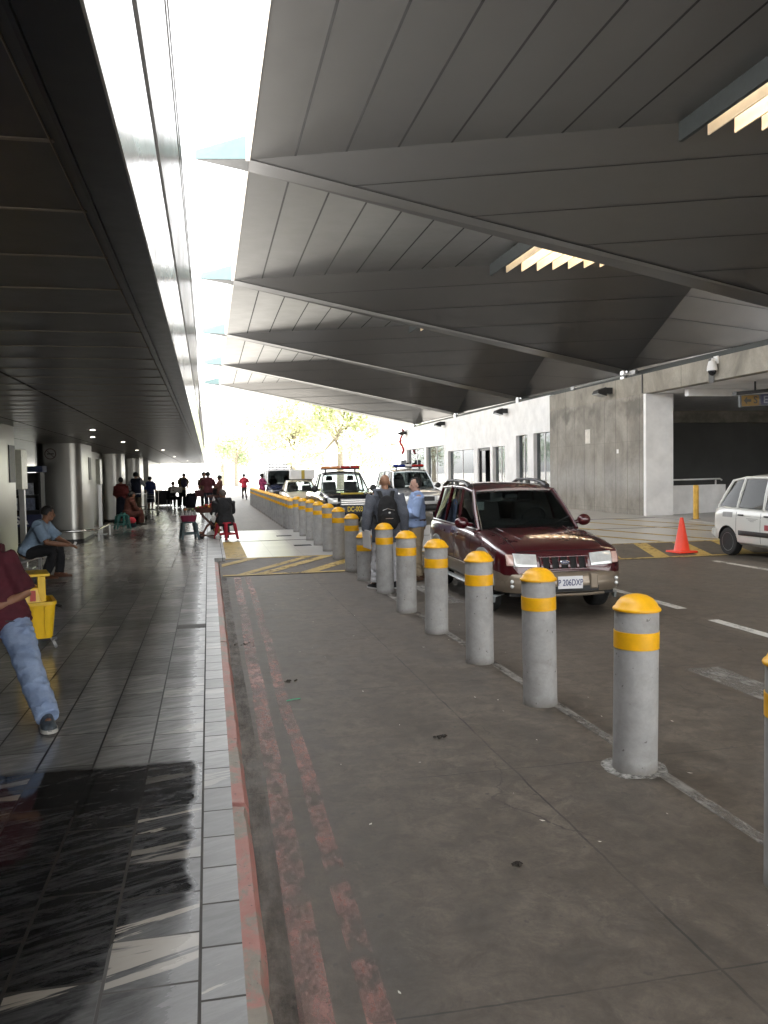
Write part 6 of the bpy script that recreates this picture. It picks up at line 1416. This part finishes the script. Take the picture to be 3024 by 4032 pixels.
mb = MB(); a = rounded(-.17, .17, -.13, .13, .05, 4); b = rounded(-.205, .205, -.16, .16, .05, 4); mb.hexa([V((*q, 0)) for q in a], [V((*q, .16)) for q in b]); mb.build('basin', mat('maroon_tub', (.20, .012, .05), .4), tb, bevel=.006)
rn = random.Random(11)
for i in range(12):
    x = -.52 - .15 + .10 * (i % 4); y = 21.7 - .10 + .10 * (i // 4)
    t = thing('bottle', 'small drink bottle with a pale cap standing in the maroon tub', 'bottle', (x, y, .756 - .10), 0, 'bottles in the maroon tub')
    c = rn.choice([(.10, .16, .28), (.35, .38, .40), (.12, .10, .06), (.5, .5, .5)])
    mb = MB(); mb.lathe([(.03, 0), (.033, .01), (.033, .15), (.014, .19), (.013, .21)], 12); mb.build('glass', mat('bottle%d' % (i % 5), c, .15), t, smooth=40); mb = MB(); mb.lathe([(.015, .205), (.015, .225)], 10); mb.build('cap', m_white, t)
for i, (x, y, c) in enumerate([(-.60, 21.64, (.45, .16, .06)), (-.5, 21.72, (.30, .28, .18)), (-.42, 21.66, (.2, .24, .10)), (-.55, 21.76, (.5, .42, .3)), (-.47, 21.62, (.12, .10, .09))]):
    mb = MB(); mb.ell((0, 0, 0), (.045, .04, .03)); o = link(solid(mb, .008, 2, 'snack_bag', .006, 18), 'snack_bag', mat('snack%d' % i, c, .4, 0, .4, 20), None, 180); o.location = (x, y, .905)
    tag(o, ['orange snack packet on top of the bottle tub', 'khaki snack packet in the middle of the bottle tub', 'greenish snack packet at the right of the bottle tub', 'cream snack packet at the back of the bottle tub', 'dark snack packet at the front of the bottle tub'][i], 'snack packet')
st = thing('folding_table', 'folding wooden stand with crossed legs under the fruit trays', 'table', (.02, 21.75, .15))
m_wood = mat('dark_wood', (.085, .032, .022), .6, 0, .35, 14)
for yy in (-.18, .18):
    for s in (-1, 1):
        mb = MB(); mb.tube([(-.26 * s, yy + s * .02, 0), (.10 * s * -1, yy + s * .02, .30), (.02 * s, yy + s * .02, .40), (.25 * s, yy + s * .02, .66)], [(.022, .016)] * 4, 8); mb.build('leg', m_wood, st)
mb = MB(); mb.box(-.26, .26, -.2, -.16, .06, .085); mb.box(-.26, .26, .16, .2, .06, .085); mb.build('brace', m_wood, st)
def tray(label, x, y, z, rx, ry, h, m):
    mb = MB(); n = 24
    R_ = lambda r, zz: [V((rx * r * math.cos(6.2832 * i / n), ry * r * math.sin(6.2832 * i / n), zz)) for i in range(n)]
    mb.loft([R_(.80, 0), R_(.95, h * .6), R_(1.0, h), R_(1.05, h + .015), R_(.96, h + .012), R_(.90, h * .5), R_(.75, .02)]); o = mb.build('woven_tray', m, smooth=40); o.location = (x, y, z); return tag(o, label, 'basket')
tray('dark woven basket at the left end of the fruit stall', -.12, 21.72, .815, .25, .24, .11, mat('woven_dark', (.10, .035, .028), .7, 0, .5, 40, .6, 60))
tray('wide woven tray of fruit at the right end of the stall', .22, 21.82, .815, .28, .26, .12, mat('woven_brown', (.22, .12, .06), .7, 0, .5, 40, .6, 60))
fc = [((.42, .03, .025), 'red'), ((.50, .20, .03), 'orange'), ((.13, .20, .05), 'green'), ((.36, .04, .03), 'crimson')]
k = 0
for i in range(64):
    a = rn.uniform(0, 6.28); r = math.sqrt(rn.random()); l = rn.random() < .38
    cx, cy, rx_ = (-.12, 21.72, .21) if l else (.22, 21.82, .25)
    x, y = cx + rx_ * r * math.cos(a), cy + rx_ * .9 * r * math.sin(a); zz = .815 + .13 + (1 - r) * (.07 if l else .17) + rn.uniform(-.01, .02)
    ci = rn.choices(range(4), (5, 2, 2 if l else 1, 3))[0]; c, nm = fc[ci]; rr = rn.uniform(.028, .042)
    mb = MB(); mb.ell((0, 0, 0), (rr, rr, rr * .93), n=12, k=8); o = mb.build('fruit', mat('fruit_' + nm, c, .3, 0, .15, 20), smooth=180); o.location = (x, y, zz)
    tag(o, '%s fruit heaped %s of the stall' % (nm, 'in the dark basket at the left' if l else 'on the wide tray at the right'), 'fruit', '%s fruit %s' % (nm, 'in the left basket' if l else 'on the right tray'))
def bag(label, x, y, z, r, m, nm='plastic_bag'):
    mb = MB(); mb.ell((0, 0, r[2]), r); mb.tube([(0, 0, r[2] * 1.7), (.01, 0, r[2] * 2.4)], [.02, .03], 8); o = link(solid(mb, .010, 3, nm, .018, 11), nm, m, None, 180); o.location = (x, y, z); tag(o, label, 'bag')
m_pb = mat('thin_plastic', (.62, .62, .60), .35, 0, .1, 12)
bag('crumpled white plastic bag on the floor under the fruit stall', .05, 21.72, .15, (.14, .12, .09), m_pb); bag('white plastic bag hanging at the right of the folding stand', .10, 21.50, .55, (.06, .05, .11), m_pb); bag('yellow and green bag leaning under the fruit tray', .18, 21.62, .15, (.07, .06, .22), mat('ochre_bag', (.40, .22, .04), .6, 0, .5, 14)); bag('translucent bag by the vendor left foot', .20, 21.35, .12, (.07, .06, .07), m_pb)
bag('small dark shoe bag on the floor by the grey teal stool', -.22, 21.6, .15, (.09, .06, .05), m_char, 'cloth_bag')
mb = MB(); mb.lathe([(.055, 0), (.07, .16), (.066, .16), (.052, .01)], 16); o = mb.build('plastic_cup', mat('brown_cup', (.30, .12, .07), .5), smooth=40); o.location = (-.20, 21.85, .15); tag(o, 'reddish brown pot standing under the fruit stall', 'pot')
mb = MB(); mb.tube([(0, 0, 0), (0, 0, .32)], .012, 8); mb.box(-.16, .16, -.02, .02, .24, .30); mb.box(-.10, .12, -.02, .02, .12, .16); o = mb.build('display_stand', m_wood); o.location = (.10, 22.0, .95); tag(o, 'small wooden cross shaped display rack behind the fruit heap', 'rack')
mb = MB(); mb.lathe([(.035, 0), (.04, .02), (.04, .14), (.015, .19), (.012, .22)], 14); o = mb.build('sauce_bottle', m_white, smooth=40); o.location = (.12, 21.98, .99); tag(o, 'white squeeze bottle among the fruit on the stall', 'bottle')

# ------------------------------------------------------------------ mop bucket
m_ybk = mat('yellow_bucket', (.82, .52, .015), .38, 0, .08, 6)
MBk = thing('mop_bucket', 'yellow wheeled mop bucket with wringer behind the man in jeans', 'bucket', (-1.66, 8.4, .15), rad(15))
mb = MB(); a = rounded(-.15, .14, -.20, .20, .05, 4); b = rounded(-.20, .17, -.24, .24, .05, 4); c = rounded(-.175, .15, -.22, .22, .05, 4)
mb.loft([[V((*q, .10)) for q in a], [V((*q, .42)) for q in b], [V((q[0] * 1.06, q[1] * 1.06, .42)) for q in b], [V((q[0] * 1.06, q[1] * 1.06, .45)) for q in b], [V((*q, .45)) for q in c], [V((q[0] * .95, q[1] * .95, .2)) for q in c]]); mb.build('tub', m_ybk, MBk, smooth=30)
for x in (-.02, .08): mb = MB(); mb.hexa([V((x - .012, -.215, .12)), V((x + .012, -.215, .12)), V((x + .012, -.20, .12)), V((x - .012, -.20, .12))], [V((x - .014, -.258, .41)), V((x + .014, -.258, .41)), V((x + .014, -.235, .41)), V((x - .014, -.235, .41))]); mb.build('rib', m_ybk, MBk)
mb = MB(); mb.hexa([V((-.16, -.20, .42)), V((.05, -.20, .42)), V((.05, .20, .42)), V((-.16, .20, .42))], [V((-.14, -.17, .58)), V((.03, -.17, .58)), V((.03, .17, .58)), V((-.14, .17, .58))]); mb.box(.02, .09, -.18, -.10, .44, .685); mb.box(-.2, .13, -.20, .20, .685, .712); mb.box(-.15, -.1, -.16, .16, .58, .69); w = mb.build('wringer', m_ybk, MBk, bevel=.006)
mb = MB(); mb.box(-.05, .0, -.21, -.2, .46, .56); mb.build('label', mat('red_label', (.45, .06, .04), .5), MBk)
mb = MB(); mb.tube([(.16, 0, .40), (.24, .02, .37), (.25, .1, .34), (.19, .16, .36)], .007, 6); mb.build('bail', m_blackp, MBk)
for x, y in ((-.14, -.20), (.15, -.19), (.15, .2), (-.14, .2)):
    mb = MB(); mb.lathe([(.042, -.014), (.045, -.012), (.045, .012), (.042, .014)], 20, M=Matrix.Translation((x, y, .045)) @ Matrix.Rotation(rad(70), 4, 'Y')); wl = mb.build('caster', mat('caster_grey', (.30, .30, .30), .5), MBk, smooth=40); mb = MB(); mb.lathe([(.026, -.017), (.026, .017)], 16, M=Matrix.Translation((x, y, .045)) @ Matrix.Rotation(rad(70), 4, 'Y')); mb.build('hub', m_black, wl); mb = MB(); mb.box(x - .02, x + .02, y - .02, y + .02, .08, .11); mb.build('fork', m_blackp, wl)
tree('pale leafy tree with yellowish crown just left of the white frontage', 14.5, 92, 15, 6.5, m_leaf3, 1, 8000, 15, .50)
tree('tall broad green tree behind the far canopy', 11.5, 116, 16, 7.5, m_leaf3, 2, 8000, 16, .52)
tree('green tree beyond the black pickup', 4.5, 138, 13, 6, m_leaf, 3, 5000, 12, .5)
tree('dark tree far beyond the van with the roof rack', -9, 140, 14, 7, m_leaf2, 4, 3800, 11, .45)
tree('dark tree at the far left end of the road', -22, 132, 13, 7, m_leaf2, 5, 3400, 10, .45)
tree('green tree left of the terminal end', -34, 96, 13, 7, m_leaf, 6, 3400, 10, .45)
tree('small bushy tree beyond the police group', 24, 108, 12, 6.5, m_leaf, 7, 3600, 10, .42)
tree('spreading tree in the gap between the far trees', 2.5, 150, 17, 9, m_leaf2, 8, 4000, 12, .5)
tree('broad tree mirrored in the frontage windows', -20, 78, 11, 6, m_leaf, 9, 3600, 10, .42)

# ------------------------------------------------------------------ camera, sun, sky
cam = bpy.data.cameras.new('camera'); co = bpy.data.objects.new('camera', cam); COL.objects.link(co); SC.camera = co
F_, CX, CY = 1789., 829.5, 1106.; vp = (450., 1028.); roll = .018
yv = V(((vp[0] - CX) / F_, (vp[1] - CY) / F_, 1)).normalized()
tv = V(((vp[0] + 100 - CX) / F_, (vp[1] - 100 * roll - CY) / F_, 1))
up = tv.cross(yv).normalized(); up = -up if up.y > 0 else up
xv = yv.cross(up); xv = -xv if xv.x < 0 else xv
W = lambda c: V((xv.dot(c), yv.dot(c), up.dot(c)))
r_, u_, b_ = W(V((1, 0, 0))), W(V((0, -1, 0))), W(V((0, 0, -1)))
co.matrix_world = Matrix(((r_.x, u_.x, b_.x, 0), (r_.y, u_.y, b_.y, 0), (r_.z, u_.z, b_.z, 1.75), (0, 0, 0, 1)))
cam.sensor_fit = 'HORIZONTAL'; cam.sensor_width = 36; cam.lens = 36 * F_ / 1659; cam.clip_start = .1; cam.clip_end = 2000
ELEV, AZ = 70., 60.            # azimuth from +Y towards +X
sd = bpy.data.lights.new('sun', 'SUN'); so = bpy.data.objects.new('sun', sd); COL.objects.link(so)
sd.energy = 4.0; sd.angle = rad(.5); sd.color = (1, .95, .87)
dirv = V((math.cos(rad(ELEV)) * math.sin(rad(AZ)), math.cos(rad(ELEV)) * math.cos(rad(AZ)), math.sin(rad(ELEV))))
so.rotation_euler = dirv.to_track_quat('Z', 'Y').to_euler()
w = bpy.data.worlds.new('World'); SC.world = w; w.use_nodes = True; nt = w.node_tree
bg = nt.nodes['Background']; sky = nt.nodes.new('ShaderNodeTexSky'); sky.sky_type = 'NISHITA'; sky.sun_disc = False
sky.sun_elevation = rad(ELEV); sky.sun_rotation = rad(AZ); sky.air_density = 1.3; sky.dust_density = 1.5; sky.ozone_density = .6
hs_ = nt.nodes.new('ShaderNodeHueSaturation'); hs_.inputs['Saturation'].default_value = .08; nt.links.new(sky.outputs[0], hs_.inputs['Color']); nt.links.new(hs_.outputs[0], bg.inputs[0]); bg.inputs[1].default_value = .15
SC.view_settings.view_transform = 'Standard'; SC.view_settings.look = 'None'; SC.view_settings.gamma = 1; SC.view_settings.exposure = 3.0
SC.render.engine = 'CYCLES'; cy = SC.cycles; cy.use_denoising = True; cy.max_bounces = 10; cy.diffuse_bounces = 5; cy.glossy_bounces = 4; cy.transparent_max_bounces = 12; cy.transmission_bounces = 4
cy.sample_clamp_indirect = 8; cy.caustics_reflective = False; cy.caustics_refractive = False
cy.use_adaptive_sampling = True; cy.adaptive_threshold = .02

bpy.data.scenes.remove(WORK)
